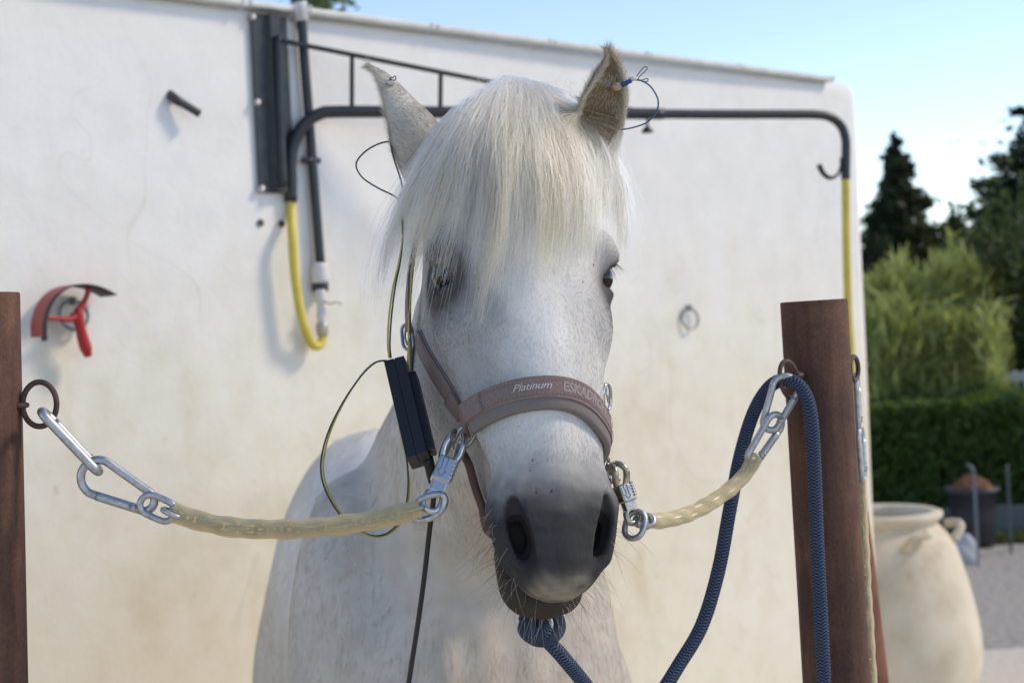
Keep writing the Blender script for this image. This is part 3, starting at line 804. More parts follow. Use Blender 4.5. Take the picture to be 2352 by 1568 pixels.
t.l(t.b.outputs[0], mx.inputs[1]); t.l(tr.outputs[0], mx.inputs[2]); t.l(mx.outputs[0], t.out.inputs['Surface'])

lock_m = bpy.data.materials.new('forelock_hair'); lock_m.use_nodes = True
_n = lock_m.node_tree.nodes; _l = lock_m.node_tree.links; _n.remove(_n['Principled BSDF'])
ph_ = _n.new('ShaderNodeBsdfHairPrincipled'); ph_.parametrization = 'COLOR'; ph_.inputs['Roughness'].default_value = .38; ph_.inputs['Radial Roughness'].default_value = .6; ph_.inputs['Random Roughness'].default_value = .2
_a = _n.new('ShaderNodeAttribute'); _a.attribute_name = 'hcol'; _l.new(_a.outputs['Color'], ph_.inputs['Color']); _l.new(ph_.outputs[0], _n['Material Output'].inputs['Surface'])
GUIDES = [[(1090, 240), (1000, 330), (930, 450), (885, 560), (866, 640)],
          [(1110, 215), (1030, 320), (970, 440), (932, 560), (900, 670)],
          [(1130, 200), (1060, 320), (1010, 460), (970, 580), (945, 670)],
          [(1145, 193), (1090, 330), (1060, 470), (1030, 590), (1000, 690)],
          [(1155, 190), (1120, 340), (1105, 500), (1085, 620), (1070, 705)],
          [(1165, 192), (1155, 350), (1150, 500), (1138, 620), (1125, 695)],
          [(1180, 195), (1195, 350), (1200, 480), (1195, 590), (1185, 660)],
          [(1200, 200), (1235, 340), (1250, 470), (1245, 570), (1235, 640)],
          [(1220, 205), (1275, 330), (1300, 450), (1300, 540), (1290, 605)],
          [(1245, 212), (1315, 320), (1345, 430), (1352, 520), (1348, 585)],
          [(1275, 222), (1355, 320), (1395, 420), (1408, 500), (1410, 555)],
          [(1298, 235), (1378, 330), (1415, 430), (1430, 500), (1440, 550)],
          [(1315, 250), (1390, 345), (1428, 440), (1450, 520), (1462, 590)]]
def envelope(x, y, lift):
    """point seen at (x, y) on the hair cap that lies over the forehead"""
    r = ray(x, y); d = 1.66
    for _ in range(12):
        p = CAM_LOC + r * (d / r.y); q = p - HO
        u, v, w = q.dot(HU), q.dot(HV), q.dot(HW)
        tgt = float(np.interp(v, [-.30, -.24, -.18, -.10, 0, .1], [-.075, -.040, -.006, .012, .008, .004])) - 5.0 * u * u + lift
        d += (w - tgt) * .8
    return p
GD = np.array([[envelope(x, y, .010) for x, y in g] for g in GUIDES])
GD = np.array([smooth_path(g, 16) for g in GD])                    # (13, 16, 3)
GN = np.zeros_like(GD)
for i in range(GD.shape[0]):
    a = GD[min(i + 1, 12)] - GD[max(i - 1, 0)]; b_ = np.gradient(GD[i], axis=0)
    nn = np.cross(a, b_); GN[i] = nn / np.linalg.norm(nn, axis=1)[:, None]
if (GN[6, 5] @ np.array(HW)) < 0: GN = -GN
def guide_at(tt, A):
    i = np.clip(tt.astype(int), 0, 11); f = (tt - i)[:, None, None]; return A[i] * (1 - f) + A[i + 1] * f
def forelock(N, seed, lock_n, spread, layer, lens):
    r = np.random.default_rng(seed)
    centre = r.uniform(.0, 10.9, lock_n); llen = r.uniform(lens[0], lens[1], lock_n) * np.interp(centre, [0, 1.5, 3, 4.5, 6, 8, 12], [1.0, .90, .74, .80, .92, .90, .93])
    lcol = r.uniform(0, 1, lock_n); ldep = r.uniform(*layer, lock_n); lbend = r.normal(0, .45, lock_n)
    k = r.integers(0, lock_n, N)
    t_root = np.clip(centre[k] * .8 + 1.2 + r.normal(0, .9, N), 0, 11.99); t_tip = np.clip(centre[k] + lbend[k] + r.normal(0, 1, N) * spread, 0, 11.99)
    A = guide_at(t_root, GD); B = guide_at(t_tip, GD); Nn = guide_at(t_tip, GN)
    s = np.linspace(0, 1, 16)[None, :, None]
    P = A * (1 - sst(0, .8, s)) + B * sst(0, .8, s)
    # shorten: resample to a fraction of the length
    L = (llen[k] * (1.08 - .50 * r.uniform(0, 1, N) ** 1.6)); L = np.where(r.uniform(size=N) < .06, L * r.uniform(.4, .8, N), L)
    idx = np.clip(np.linspace(0, 1, 14)[None, :] * L[:, None], 0, 1.12) * 15
    i0 = np.clip(idx.astype(int), 0, 14); f = (idx - i0)[..., None]
    ar = np.arange(N)[:, None]
    P = P[ar, i0] * (1 - f) + P[ar, i0 + 1] * f; Nv = Nn[ar, i0]
    s = np.linspace(0, 1, 14)[None, :, None]
    lift = (ldep[k] + r.uniform(-.004, .004, N))[:, None, None]
    P = P + Nv * lift * (.35 + .65 * np.sin(np.pi * np.clip(s * .9 + .05, 0, 1)))
    for o, (amp, fr) in enumerate(((.0055, 2.2), (.0028, 5.0), (.0008, 14.0))):        # waves and frizz
        for ax in range(3):
            ph = r.uniform(0, 6.28, lock_n)[k] * .8 + r.uniform(0, 2.2, N)
            P[..., ax] += amp * r.uniform(.2, 1, N)[:, None] * np.sin(s[..., 0] * fr * r.uniform(.7, 1.4, N)[:, None] * 2 + ph[:, None]) * s[..., 0] ** .8
    mid = np.exp(-((t_tip - 6.2) / 2.9) ** 2)
    tone = np.clip(.16 * r.uniform(size=N) + .60 * lcol[k] + .50 * mid - .22, 0, 1)[:, None]
    cols = np.array([.84, .80, .72]) * (1 - tone) + np.array([.81, .685, .43]) * tone
    cols *= (r.uniform(.94, 1.03, N) * r.uniform(.70, 1.02, lock_n)[k])[:, None]
    return P, cols
parts = [forelock(9500, 11, 60, .42, (-.006, .003), (.70, 1.00)), forelock(8500, 12, 80, .11, (.000, .016), (.56, 1.14)), forelock(3400, 13, 700, 1.1, (.002, .026), (.45, 1.22))]
FP = np.concatenate([p[0] for p in parts]); FC = np.concatenate([p[1] for p in parts]); nf0 = len(parts[0][0]); nf1 = nf0 + len(parts[1][0]) // 2
# keep strands outside the head
flat = FP.reshape(-1, 3)
for i in range(len(flat)):
    q, nrm, fi, dd = BVH.find_nearest(Vector(flat[i]), .03)
    if q is not None:
        sd = (Vector(flat[i]) - q).dot(nrm)
        if sd < .0025: flat[i] = np.array(q + nrm * (.0025 + .001 * random.random()))
FP = flat.reshape(FP.shape)
sel = np.r_[0:nf0, nf1:len(FP)]
curves_obj('forelock', FP[sel], .00017, .35, FC[sel], lock_m, horse)
curves_obj('forelock_locks', FP[nf0:nf1], .00021, .35, np.clip(FC[nf0:nf1] * 1.08, 0, .95), hair_m, horse)
# stray hairs standing up at the poll
r_ = np.random.default_rng(5); N = 130; pl = []
for i in range(N):
    b0 = np.array(envelope(r_.uniform(1095, 1325), r_.uniform(195, 245), .004)); dr = np.array([r_.normal(-.05, .8), r_.normal(0, .5), r_.uniform(.2, 1.0)]); dr /= np.linalg.norm(dr)
    ln = r_.uniform(.015, .05); bend = np.array([r_.normal(0, .9), r_.normal(0, .5), -.7]) * ln
    s = np.linspace(0, 1, 7)[:, None]; pl.append(b0 + dr * ln * s + bend * s * s * .8)
curves_obj('loose_hair', np.array(pl), .00016, .4, np.tile([.8, .78, .72], (N, 1)), hair_m, horse)

# short coat
def scatter(Vs, Fs, N, seed, keep):
    r = np.random.default_rng(seed)
    tri = np.concatenate([Fs[:, [0, 1, 2]], Fs[:, [0, 2, 3]]])
    a, b_, c_ = Vs[tri[:, 0]], Vs[tri[:, 1]], Vs[tri[:, 2]]
    ctr = (a + b_ + c_) / 3; area = np.linalg.norm(np.cross(b_ - a, c_ - a), axis=1) * keep(ctr, VN[tri[:, 0]])
    i = r.choice(len(tri), N, p=area / area.sum()); x, y = r.uniform(size=(2, N)); fl = x + y > 1; x[fl] = 1 - x[fl]; y[fl] = 1 - y[fl]
    ww = np.stack([1 - x - y, x, y], 1)[..., None]
    return (Vs[tri[i]] * ww).sum(1), (VN[tri[i]] * ww).sum(1), (AC[tri[i]] * ww).sum(1)
def coat(name, N, seed, keep, flow, length, rad, lie, var=(.93, 1.09)):
    p, nn, c = scatter(AV, AF, N, seed, keep); r = np.random.default_rng(seed + 1)
    nn /= np.linalg.norm(nn, axis=1)[:, None] + 1e-9
    f = flow(p) + r.normal(0, .22, p.shape); f -= nn * (f * nn).sum(1)[:, None]; f /= np.linalg.norm(f, axis=1)[:, None] + 1e-9
    ln = (length(p) * r.uniform(.6, 1.2, N))[:, None]
    s = np.linspace(0, 1, 4)[None, :, None]
    P = p[:, None] + f[:, None] * (ln[:, None] * s) + nn[:, None] * (ln[:, None] * lie * (s - .62 * s * s)) - nn[:, None] * .0006
    c = np.clip(c * r.uniform(*var, N)[:, None], 0, 1)
    return curves_obj(name, P, rad, .3, c, hair_m, horse)
CL = np.array(CAM_LOC)
def facing(p, nn): d = CL - p; d /= np.linalg.norm(d, axis=1)[:, None]; return ((d * nn).sum(1) > -.35)
def k_head(p, nn):
    L = to_local(p); return facing(p, nn) * ((p[:, 1] < 1.95) & (p[:, 2] > 1.12) & (L[:, 1] > -.16))
def k_neck(p, nn): return facing(p, nn) * ((p[:, 1] >= 1.85) & (p[:, 2] > .7))
def pdist(p, pts):
    out = np.full(len(p), 9.0)
    for a, b_ in zip(pts, pts[1:]): out = np.minimum(out, seg(p, a, b_, 0, 0))
    return out
def k_earL(p, nn): return (pdist(p, EARL[1:]) < .045) * 1.0
def k_earR(p, nn): return (pdist(p, EARR[1:]) < .045) * 1.0
def f_head(p):
    L = to_local(p); d = np.tile(np.array(HV), (len(p), 1))
    du, dv = L[:, 0], L[:, 1] - .036                        # whorl between the eyes: hair radiates up and out above it
    upw = sst(.01, -.05, dv)[:, None]
    rad = du[:, None] * np.array(HU) * 9 + np.array(HV) * -.75
    return d * (1 - upw) + rad * upw + np.sign(du)[:, None] * np.array(HU) * .25
coat('face_coat', 170000, 21, k_head, f_head, lambda p: np.where(to_local(p)[:, 1] > .2, .0036, .0058), .00013, .30)
coat('neck_coat', 90000, 23, k_neck, lambda p: np.tile([-.12, .15, -1.0], (len(p), 1)), lambda p: np.full(len(p), .018), .00020, .12, (.92, 1.07))
EAX = np.array(EARL[-1] - EARL[0]); EAX2 = np.array(EARR[-1] - EARR[0])
coat('ear_coat', 16000, 25, k_earL, lambda p: np.tile(EAX / .13 + np.array([-.45, -.1, -.1]), (len(p), 1)), lambda p: np.full(len(p), .0120), .00015, .75)
coat('ear_coat', 22000, 27, k_earR, lambda p: np.tile(EAX2 / .13 + np.array([.1, -.3, 0]), (len(p), 1)), lambda p: np.full(len(p), .0130), .00016, .70, (.55, 1.9))
# whiskers
r_ = np.random.default_rng(8); WH = []
p, nn, c = scatter(AV, AF, 280, 31, lambda q, n_: facing(q, n_) * (to_local(q)[:, 1] > .235) * (to_local(q)[:, 2] > -.17) * (nostril(np.abs(to_local(q)) * np.array([1, 1, -1])) > .003) * ((np.abs(to_local(q)[:, 0]) > .040) | (to_local(q)[:, 2] < -.085)))
for i in range(280):
    n_ = nn[i] / np.linalg.norm(nn[i]); dr = n_ + np.array(HV) * .5 + r_.normal(0, .25, 3); dr /= np.linalg.norm(dr); ln = r_.uniform(.012, .042)
    s = np.linspace(0, 1, 7)[:, None]; WH.append(p[i] + dr * ln * s + np.array([r_.normal(0, .3), r_.normal(0, .3), -.45]) * ln * s * s)
curves_obj('whiskers', np.array(WH), .00015, .25, np.where(r_.uniform(size=(280, 1)) < .5, np.array([[.62, .58, .5]]), np.array([[.06, .05, .05]])), hair_m, horse)
EL = []
for s_ in (-1, 1):
    for i in range(46):
        a = r_.uniform(-.8, .9); b0 = np.array(hp(s_ * (.104 + .003 * math.cos(a)), -.040 + .006 * abs(a), -.045 + .014 * a)); ln = r_.uniform(.006, .012)
        d0 = np.array(HU) * s_ * .45 + np.array(HV) * .85 + np.array(HW) * (.5 + .4 * a) + r_.normal(0, .12, 3); s = np.linspace(0, 1, 6)[:, None]
        EL.append(b0 + d0 * ln * s + np.array(HV) * ln * .35 * s * s)
curves_obj('eyelashes', np.array(EL), .00015, .3, np.tile([.35, .32, .29], (92, 1)), hair_m, horse)
# ================================================================== TACK
def oval(c_, a_, b_, ra, rb, n_=24):
    """closed oval path: centre, unit axes a_, b_, half sizes"""
    return [c_ + a_ * (ra * math.cos(t_)) + b_ * (rb * math.sin(t_)) for t_ in np.linspace(0, 2 * math.pi, n_, endpoint=False)]
def stadium(c_, a_, b_, half, r_, n_=10):
    P_ = []
    for s_, t0 in ((1, -math.pi / 2), (-1, math.pi / 2)):
        for t_ in np.linspace(t0, t0 + math.pi, n_): P_.append(c_ + a_ * (s_ * half + r_ * math.cos(t_)) + b_ * (r_ * math.sin(t_)))
    return P_
def perp(v, axis):
    v = v - axis * v.dot(axis); return v.normalized()
def carabiner(A, B, lat, ra, rb, tr, label, group=None):
    """pear-shaped snap link from the wide end A to the narrow end B"""
    ax = (B - A).normalized(); l = perp(lat, ax); L_ = (B - A).length
    P_ = []
    for t_ in np.linspace(math.pi * .5, math.pi * 1.5, 12): P_.append(A + ax * (ra + ra * math.cos(t_)) + l * (ra * math.sin(t_)))
    for f in (.3, .6, .85): P_.append(A + ax * (ra + (L_ - rb - ra) * f) - l * (ra + (rb - ra) * f))
    for t_ in np.linspace(-math.pi * .5, math.pi * .5, 10): P_.append(A + ax * (L_ - rb + rb * math.cos(t_)) + l * (rb * math.sin(t_)))
    for f in (.15, .4, .7): P_.append(A + ax * (L_ - rb + (ra + rb - L_) * f) + l * (rb + (ra - rb) * f))
    o = empty('snap_link', A, label, 'snap link', group)
    tube('frame', P_, tr, zinc, o, 12, 90, closed=True)
    g0 = A + ax * (ra * 1.35) + l * (ra * .97); g1 = A + ax * (L_ - rb * 1.3) + l * (rb * 1.02)
    gt = tube('gate', [g0, (g0 + g1) / 2, g1], tr * 1.09, zinc, o, 12, 10)
    lathe('hinge_pin', [(0, 0), (tr * .45, 0), (tr * .4, tr * 2.5), (0, tr * 2.5)], ringm, gt, 8, g1 - ax * .006 - ax.cross(l) * tr * 1.25, ax.cross(l))
    return o
TOCAM = Vector((0, -1, 0))

# --- post rings
def post_ring(c_, a_, b_, r_, tr, weld, parent, rb=None):
    tube('ring', oval(c_, a_, b_, r_, rb or r_), tr, rustr, parent, 10, 60, closed=True)
    tube('ring_eye', oval(weld, a_, TOCAM, tr * 2.2, tr * 2.2, 12), tr * .95, rustr, parent, 8, 20, closed=True)
rustr = mat_new('rusty_ring', (.085, .05, .042), .6, spec=.3); t = NT(rustr)
t.base(t.ramp(t.noise(t.coord('Object'), 120, 4), [(.3, (.055, .035, .032)), (.7, (.13, .075, .06))]))
lc = at(91, 928, PLd); post_ring(lc, at(91 + 40, 928, PLd).__sub__(lc).normalized(), (at(91, 900, PLd) - lc).normalized(), 39 * PLd / FPX, .0031, at(46, 930, PLd), postL, 51 * PLd / FPX)
rd = PRd - .055; rc = at(1813, 872, rd)
ring_a = ((at(1843, 862, rd) + Vector((0, .012, 0))) - rc).normalized(); ring_b = (at(1806, 826, rd) - rc).normalized()
post_ring(rc, ring_a, perp(ring_b, ring_a), 29 * rd / FPX, .0029, at(1834, 862, rd + .012), postR, 44 * rd / FPX)
tube('ring_stub', [at(1830, 860, rd + .006), at(1838, 862, rd + .02), at(1845, 862, rd + .04)], .0048, rustr, postR, 8, 6)
r2 = at(1962, 846, PRd); post_ring(r2, Vector((.5, .86, 0)), Vector((0, 0, 1)), .016, .0030, at(1946, 842, PRd), postR, .0145)

# --- left chain
dl = 1.585
carabiner(at(97, 945, dl), at(226, 1082, dl), ray(160, 1010) + Vector((.10, 0, .10)), .0105, .0085, .0050, 'zinc snap link seen edge-on, hooked into the left post ring')
carabiner(at(190, 1078, dl), at(352, 1160, dl), at(240, 1100, dl) - at(255, 1060, dl), .0185, .0105, .0045, 'zinc snap link seen face-on between the left post and the sleeved chain')
tagn = 'links of the left tie chain'
def chain_link(parent, c_, ax, lat, half, r_, tr, name='link', n_=36):
    return tube(name, stadium(c_, ax, lat, half, r_, 6), tr, zinc, parent, 8, n_, closed=True)
sleeve_m = bpy.data.materials.new('clear_sleeve'); sleeve_m.use_nodes = True
t = NT(sleeve_m); t.b.inputs['Base Color'].default_value = (.80, .68, .46, 1); t.b.inputs['Roughness'].default_value = .6; t.b.inputs['Specular IOR Level'].default_value = .2
tp = t.n('BsdfTransparent'); tp.inputs[0].default_value = (.97, .92, .78, 1); mx = t.n('MixShader')
fr = t.n('LayerWeight'); fr.inputs[0].default_value = .35; nz = t.noise(t.coord('Object'), 60, 4)
t.l(t.math('ADD', t.math('MULTIPLY', fr.outputs['Facing'], -.50), t.math('ADD', .62, t.math('MULTIPLY', nz, .20)), True), mx.inputs[0]) 
t.l(t.b.outputs[0], mx.inputs[1]); t.l(tp.outputs[0], mx.inputs[2]); t.l(mx.outputs[0], t.out.inputs['Surface'])
def sleeved_chain(pts, rad, label, seed, pitch=.0150, lr=.0062):
    P_ = smooth_path(pts, 160); o = empty('tie_chain', Vector(P_[0]), label, 'tie chain')
    T_, N_, B_ = frames(P_)
    rng = np.random.default_rng(seed); wob = 1 + .03 * np.sin(np.linspace(0, 30, 160)); wob[0] = 1.06; wob[-1] = 1.08
    SL = np.concatenate([[0], np.cumsum(np.linalg.norm(np.diff(P_, axis=0), axis=1))]); m = 20; ang = np.linspace(0, 2 * np.pi, m, endpoint=False); V = []; F = []
    for lay, rr in ((0, rad), (1, rad - .0013)):
        for i in range(160):
            for a in ang: V.append(P_[i] + (N_[i] * math.cos(a) + B_[i] * math.sin(a)) * rr * (wob[i] + .045 * math.cos(2 * a - math.pi * SL[i] / pitch)))
    k = 160 * m
    for i in range(159):
        for j in range(m):
            q = (j + 1) % m; F.append((i * m + j, i * m + q, i * m + m + q, i * m + m + j)); F.append((k + i * m + j, k + i * m + m + j, k + i * m + m + q, k + i * m + q))
    for i in (0, 159):
        for j in range(m):
            q = (j + 1) % m; f = (i * m + j, k + i * m + j, k + i * m + q, i * m + q); F.append(f if i == 0 else f[::-1])
    link('sleeve', mesh('sleeve', V, F), sleeve_m, o)
    L_ = np.concatenate([[0], np.cumsum(np.linalg.norm(np.diff(P_, axis=0), axis=1))]); n_ = int(L_[-1] / pitch)
    for i in range(n_):
        s_ = (i + .5) * L_[-1] / n_; j = int(np.clip(np.searchsorted(L_, s_), 1, 159))
        a = math.pi / 2 * (i % 2) + .5 + .25 * i
        lat = Vector(N_[j]) * math.cos(a) + Vector(B_[j]) * math.sin(a)
        chain_link(o, Vector(P_[j]), Vector(T_[j]), lat, pitch * .36, rad * .66, .0024)
    return o
tc = sleeved_chain([at(398, 1176, 1.58), at(460, 1196, 1.58), at(540, 1211, 1.58), at(640, 1215, 1.58), at(740, 1210, 1.58), at(850, 1195, 1.585), at(915, 1181, 1.59), at(962, 1168, 1.595)], .0104, 'clear yellowish sleeve over a chain, from the left post to the halter', 4)
ax = (at(398, 1180, dl) - at(330, 1150, dl)).normalized()
chain_link(tc, at(362, 1166, 1.58), ax, at(370, 1140, 1.58) - at(355, 1190, 1.58) if False else (at(372, 1145, 1.58) - at(352, 1187, 1.58)).normalized(), .0085, .0105, .0036, 'end_link')
chain_link(tc, at(395, 1178, 1.575), ax, Vector((.1, 1, 0)).normalized(), .004, .0062, .0028, 'end_link')
ax = (at(1008, 1160, 1.6) - at(960, 1172, 1.6)).normalized()
chain_link(tc, at(985, 1164, 1.597), ax, (at(992, 1135, 1.6) - at(980, 1192, 1.6)).normalized(), .0050, .0125, .0036, 'end_link')

# --- right chain
rs = sleeved_chain([at(1735, 1050, 1.80), at(1710, 1090, 1.79), at(1665, 1132, 1.765), at(1600, 1172, 1.73), at(1540, 1192, 1.695), at(1483, 1197, 1.665)], .0088, 'clear yellowish sleeve over a chain, from the halter up to the right post', 9, .0135)
ax = (at(1450, 1215, 1.64) - at(1478, 1190, 1.64)).normalized()
chain_link(rs, at(1458, 1205, 1.655), (at(1449, 1238, 1.63) - at(1464, 1174, 1.64)).normalized(), (at(1478, 1210, 1.63) - at(1430, 1205, 1.64)).normalized(), .0048, .0105, .0034, 'end_link')
chain_link(rs, at(1480, 1195, 1.662), Vector((-1, 0, 0)), Vector((0, .6, .8)), .004, .0065, .0028, 'end_link')
carabiner(at(1815, 866, 1.815), at(1764, 986, 1.81), at(1800, 930, 1.81) - at(1750, 925, 1.81), .0152, .0095, .0041, 'zinc snap link hanging in the right post ring beside the blue rope')
carabiner(at(1790, 955, 1.81), at(1722, 1062, 1.80), at(1770, 1020, 1.81) - at(1725, 1000, 1.79), .0125, .0095, .0041, 'zinc snap link at the upper end of the right sleeved chain')
# --- spare chain hanging behind the right edge of the post
dq = 1.93
carabiner(at(1966, 862, dq), at(1973, 990, dq), Vector((.3, 1, 0)), .0125, .009, .0042, 'zinc snap link hanging from the hidden side of the right post')
carabiner(at(1974, 980, dq), at(1982, 1106, dq), Vector((.45, 1, 0)), .0125, .009, .0042, 'lower zinc snap link hanging behind the right post')
sleeved_chain([at(1974, 1098, dq), at(1977, 1180, dq), at(1984, 1320, dq), at(1995, 1500, dq), at(2004, 1650, dq), at(2010, 1800, dq)], .0088, 'spare sleeved chain hanging down behind the right post', 14, .015)

# --- panic snaps
def panic_snap(bot, top, lat, label, sc=1.0, chrome=chrome):
    ax = (top - bot).normalized(); l = perp(lat, ax); nn = ax.cross(l).normalized()
    if nn.dot(TOCAM) < 0: nn = -nn
    L_ = (top - bot).length; o = empty('panic_snap', bot, label, 'panic snap')
    def q(a, b_, c_): return bot + ax * (a * L_) + l * (b_ * sc) + nn * (c_ * sc)
    # eye plate: flat strap with a hole
    tube('eye_loop', [q(.00, 0, 0), q(.03, .0075, 0), q(.12, .0095, 0), q(.20, .0075, 0), q(.235, 0, 0), q(.20, -.0075, 0), q(.12, -.0095, 0), q(.03, -.0075, 0)], .0036 * sc, chrome, o, 10, 44, closed=True, flat=(1, .8))
    M_ = axes(l, nn, ax)
    box('shank', q(.30, 0, 0), (.0175 * sc, .0080 * sc, .16 * L_), chrome, o, M_, .0022 * sc)
    ss = box('slide_sleeve', q(.50, 0, 0), (.0215 * sc, .0150 * sc, .30 * L_), chrome, o, M_, .0042 * sc, 3)
    for i in range(5):
        c_ = q(.43 + i * .05, 0, 0)
        tube('grip_ridge', [c_ + l * (.0060 * sc) + nn * (.0078 * sc), c_ + l * (.0100 * sc) + nn * (.0066 * sc), c_ + l * (.0112 * sc), c_ + l * (.0100 * sc) - nn * (.0066 * sc)], .00125 * sc, chrome, ss, 6, 10)
    # engraved arrow outline on the sleeve
    fz = .0078
    tube('arrow', [q(.58, -.0065, fz), q(.62, -.0050, fz), q(.62, -.0005, fz), q(.47, -.0005, fz), q(.47, .0016, fz), q(.40, -.0030, fz), q(.47, -.0075, fz), q(.47, -.0052, fz), q(.58, -.0052, fz)], .0005 * sc, ringm, ss, 5, 40)
    # two curved jaws
    for s_ in (-1, 1):
        tube('jaw', [q(.62, s_ * .0070, -.001), q(.74, s_ * .0092, .002), q(.86, s_ * .0085, .005), q(.97, s_ * .0058, .001), q(1.0, s_ * .0050, -.008), q(.94, s_ * .0050, -.0145), q(.82, s_ * .0056, -.013), q(.72, s_ * .006, -.009)], [.0042 * sc, .0038 * sc, .0034 * sc, .0034 * sc, .0030 * sc], chrome, o, 12, 44)
    return o
panic_snap(at(984, 1172, 1.595), at(1056, 992, 1.640), at(1040, 1080, 1.6) - at(1000, 1060, 1.6), 'shiny panic snap between the left chain and the halter ring')
panic_snap(at(1458, 1200, 1.655), at(1412, 1064, 1.665), Vector((.75, .65, .1)), 'shiny panic snap right of the muzzle, on the right chain', .95, worn)

# ------------------------------------------------------------------ halter
web = mat_new('halter_web', (.19, .135, .125), .82, spec=.2); t = NT(web); co = t.coord('UV')
wv = t.n('TexWave', wave_type='BANDS', bands_direction='DIAGONAL'); t.l(co, wv.inputs['Vector']); wv.inputs['Scale'].default_value = 60; wv.inputs['Distortion'].default_value = 2
lint = t.ramp(t.noise(t.coord('Object'), 420, 4, .7), [(.35, (.80, .80, .80)), (.62, (1.0, 1.0, 1.0)), (.78, (1.6, 1.55, 1.5))])
t.base(t.mix(1, t.mix(t.math('MULTIPLY', wv.outputs['Fac'], .35), (.285, .205, .190), (.20, .142, .134)), lint, 'MULTIPLY')); t.bump(wv.outputs['Fac'], .3, .0006)
pad = mat_new('halter_padding', (.20, .175, .16), .9, spec=.1); t = NT(pad); t.bump(t.noise(t.coord('Object'), 700, 2), .6, .0008)
stitch = mat_new('stitch', (.34, .26, .21), .8); letter = mat_new('silver_print', (.58, .54, .52), .6)
halter = empty('halter', hp(0, .2, -.09), 'dusty mauve webbing halter with a padded noseband on the pony', 'halter')
def surf(x, y, dguess=1.6):
    p, n_ = hit(x, y)
    if p is None or p.y > 1.95:
        p, n_ = snap_h(at(x, y, dguess))
    return np.array(p), np.array(n_)
def strap_frames(pix, n_, dguess=1.6, extra=None):
    P0, N0 = [], []
    Q_ = smooth_path([(x, y, 0) for x, y in pix], n_)
    for x, y, _z in Q_:
        p, nn_ = surf(x, y, dguess); P0.append(p); N0.append(nn_)
    if extra:
        E0 = [snap_h(e) for e in extra]; P0 += [np.array(e[0]) for e in E0]; N0 += [np.array(e[1]) for e in E0]
    P0, N0 = np.array(P0), np.array(N0)
    for _ in range(6):
        P0[1:-1] = (P0[:-2] + 2 * P0[1:-1] + P0[2:]) / 4
    for _ in range(14):
        N0[1:-1] = (N0[:-2] + 2 * N0[1:-1] + N0[2:]) / 4
    N0 /= np.linalg.norm(N0, axis=1)[:, None]
    T0 = np.gradient(P0, axis=0); T0 /= np.linalg.norm(T0, axis=1)[:, None]
    N0 -= T0 * (N0 * T0).sum(1)[:, None]; N0 /= np.linalg.norm(N0, axis=1)[:, None]
    return P0, T0, N0, np.cross(T0, N0)
def local_frames(pts, n_, off=0.0):
    Q_ = smooth_path([hp(*q) for q in pts], n_); P0, N0 = [], []
    for q in Q_:
        p, nn_ = snap_h(q); P0.append(np.array(p)); N0.append(np.array(nn_))
    P0, N0 = np.array(P0), np.array(N0)
    for _ in range(6): P0[1:-1] = (P0[:-2] + 2 * P0[1:-1] + P0[2:]) / 4
    for _ in range(14): N0[1:-1] = (N0[:-2] + 2 * N0[1:-1] + N0[2:]) / 4
    N0 /= np.linalg.norm(N0, axis=1)[:, None]; T0 = np.gradient(P0, axis=0); T0 /= np.linalg.norm(T0, axis=1)[:, None]
    N0 -= T0 * (N0 * T0).sum(1)[:, None]; N0 /= np.linalg.norm(N0, axis=1)[:, None]
    return P0, T0, N0, np.cross(T0, N0)
def strap(name, FR, width, off, th, mat, parent, shift=0.0, rnd=.35, crown=0.0):
    """padded ribbon: rounded section of given width and thickness, lifted off the surface"""
    P0, T0, N0, S0 = FR; V, F, UV = [], [], []
    sec = []
    for a in np.linspace(0, 2 * np.pi, 20, endpoint=False):
        c_, s_ = math.cos(a), math.sin(a); e = 2 / 5.0
        sec.append((math.copysign(abs(c_) ** e, c_) * width / 2, math.copysign(abs(s_) ** e, s_) * th / 2))
    m = len(sec); L_ = np.concatenate([[0], np.cumsum(np.linalg.norm(np.diff(P0, axis=0), axis=1))])
    for i in range(len(P0)):
        for x, z in sec:
            z2 = z + crown * (1 - (2 * x / width) ** 2)
            V.append(P0[i] + S0[i] * (x + shift) + N0[i] * (off + th / 2 + z2))
    for i in range(len(P0) - 1):
        for j in range(m): k = (j + 1) % m; F.append((i * m + j, i * m + k, i * m + m + k, i * m + m + j))
    F.append(tuple(range(m))[::-1]); F.append(tuple((len(P0) - 1) * m + j for j in range(m)))
    me = mesh(name, V, F); uv = me.uv_layers.new(name='UVMap')
    for poly in me.polygons:
        for li in poly.loop_indices:
            vi = me.loops[li].vertex_index; i, j = divmod(vi, m); uv.data[li].uv = (L_[i] / width, j / m)
    return link(name, me, mat, parent)
def stitches(FR, across, off, parent, i0=2, i1=-2, nm='stitch_line'):
    P0, T0, N0, S0 = FR; pts = P0 + S0 * across + N0 * off; pts = pts[i0:i1]
    L_ = np.concatenate([[0], np.cumsum(np.linalg.norm(np.diff(pts, axis=0), axis=1))]); V = []; F = []
    for s_ in np.arange(.002, L_[-1] - .002, .0042):
        p = np.array([np.interp(s_, L_, pts[:, k]) for k in range(3)]); q = np.array([np.interp(s_ + .0028, L_, pts[:, k]) for k in range(3)])
        i = int(np.clip(np.searchsorted(L_, s_) + i0, 0, len(P0) - 1)); b0 = len(V)
        for c_ in (p, q):
            V += [c_ - S0[i] * .0005, c_ + S0[i] * .0005, c_ + N0[i] * .0006]
        F += [(b0, b0 + 1, b0 + 4, b0 + 3), (b0 + 1, b0 + 2, b0 + 5, b0 + 4), (b0 + 2, b0, b0 + 3, b0 + 5)]
    return link(nm, mesh(nm, V, F), stitch, parent)
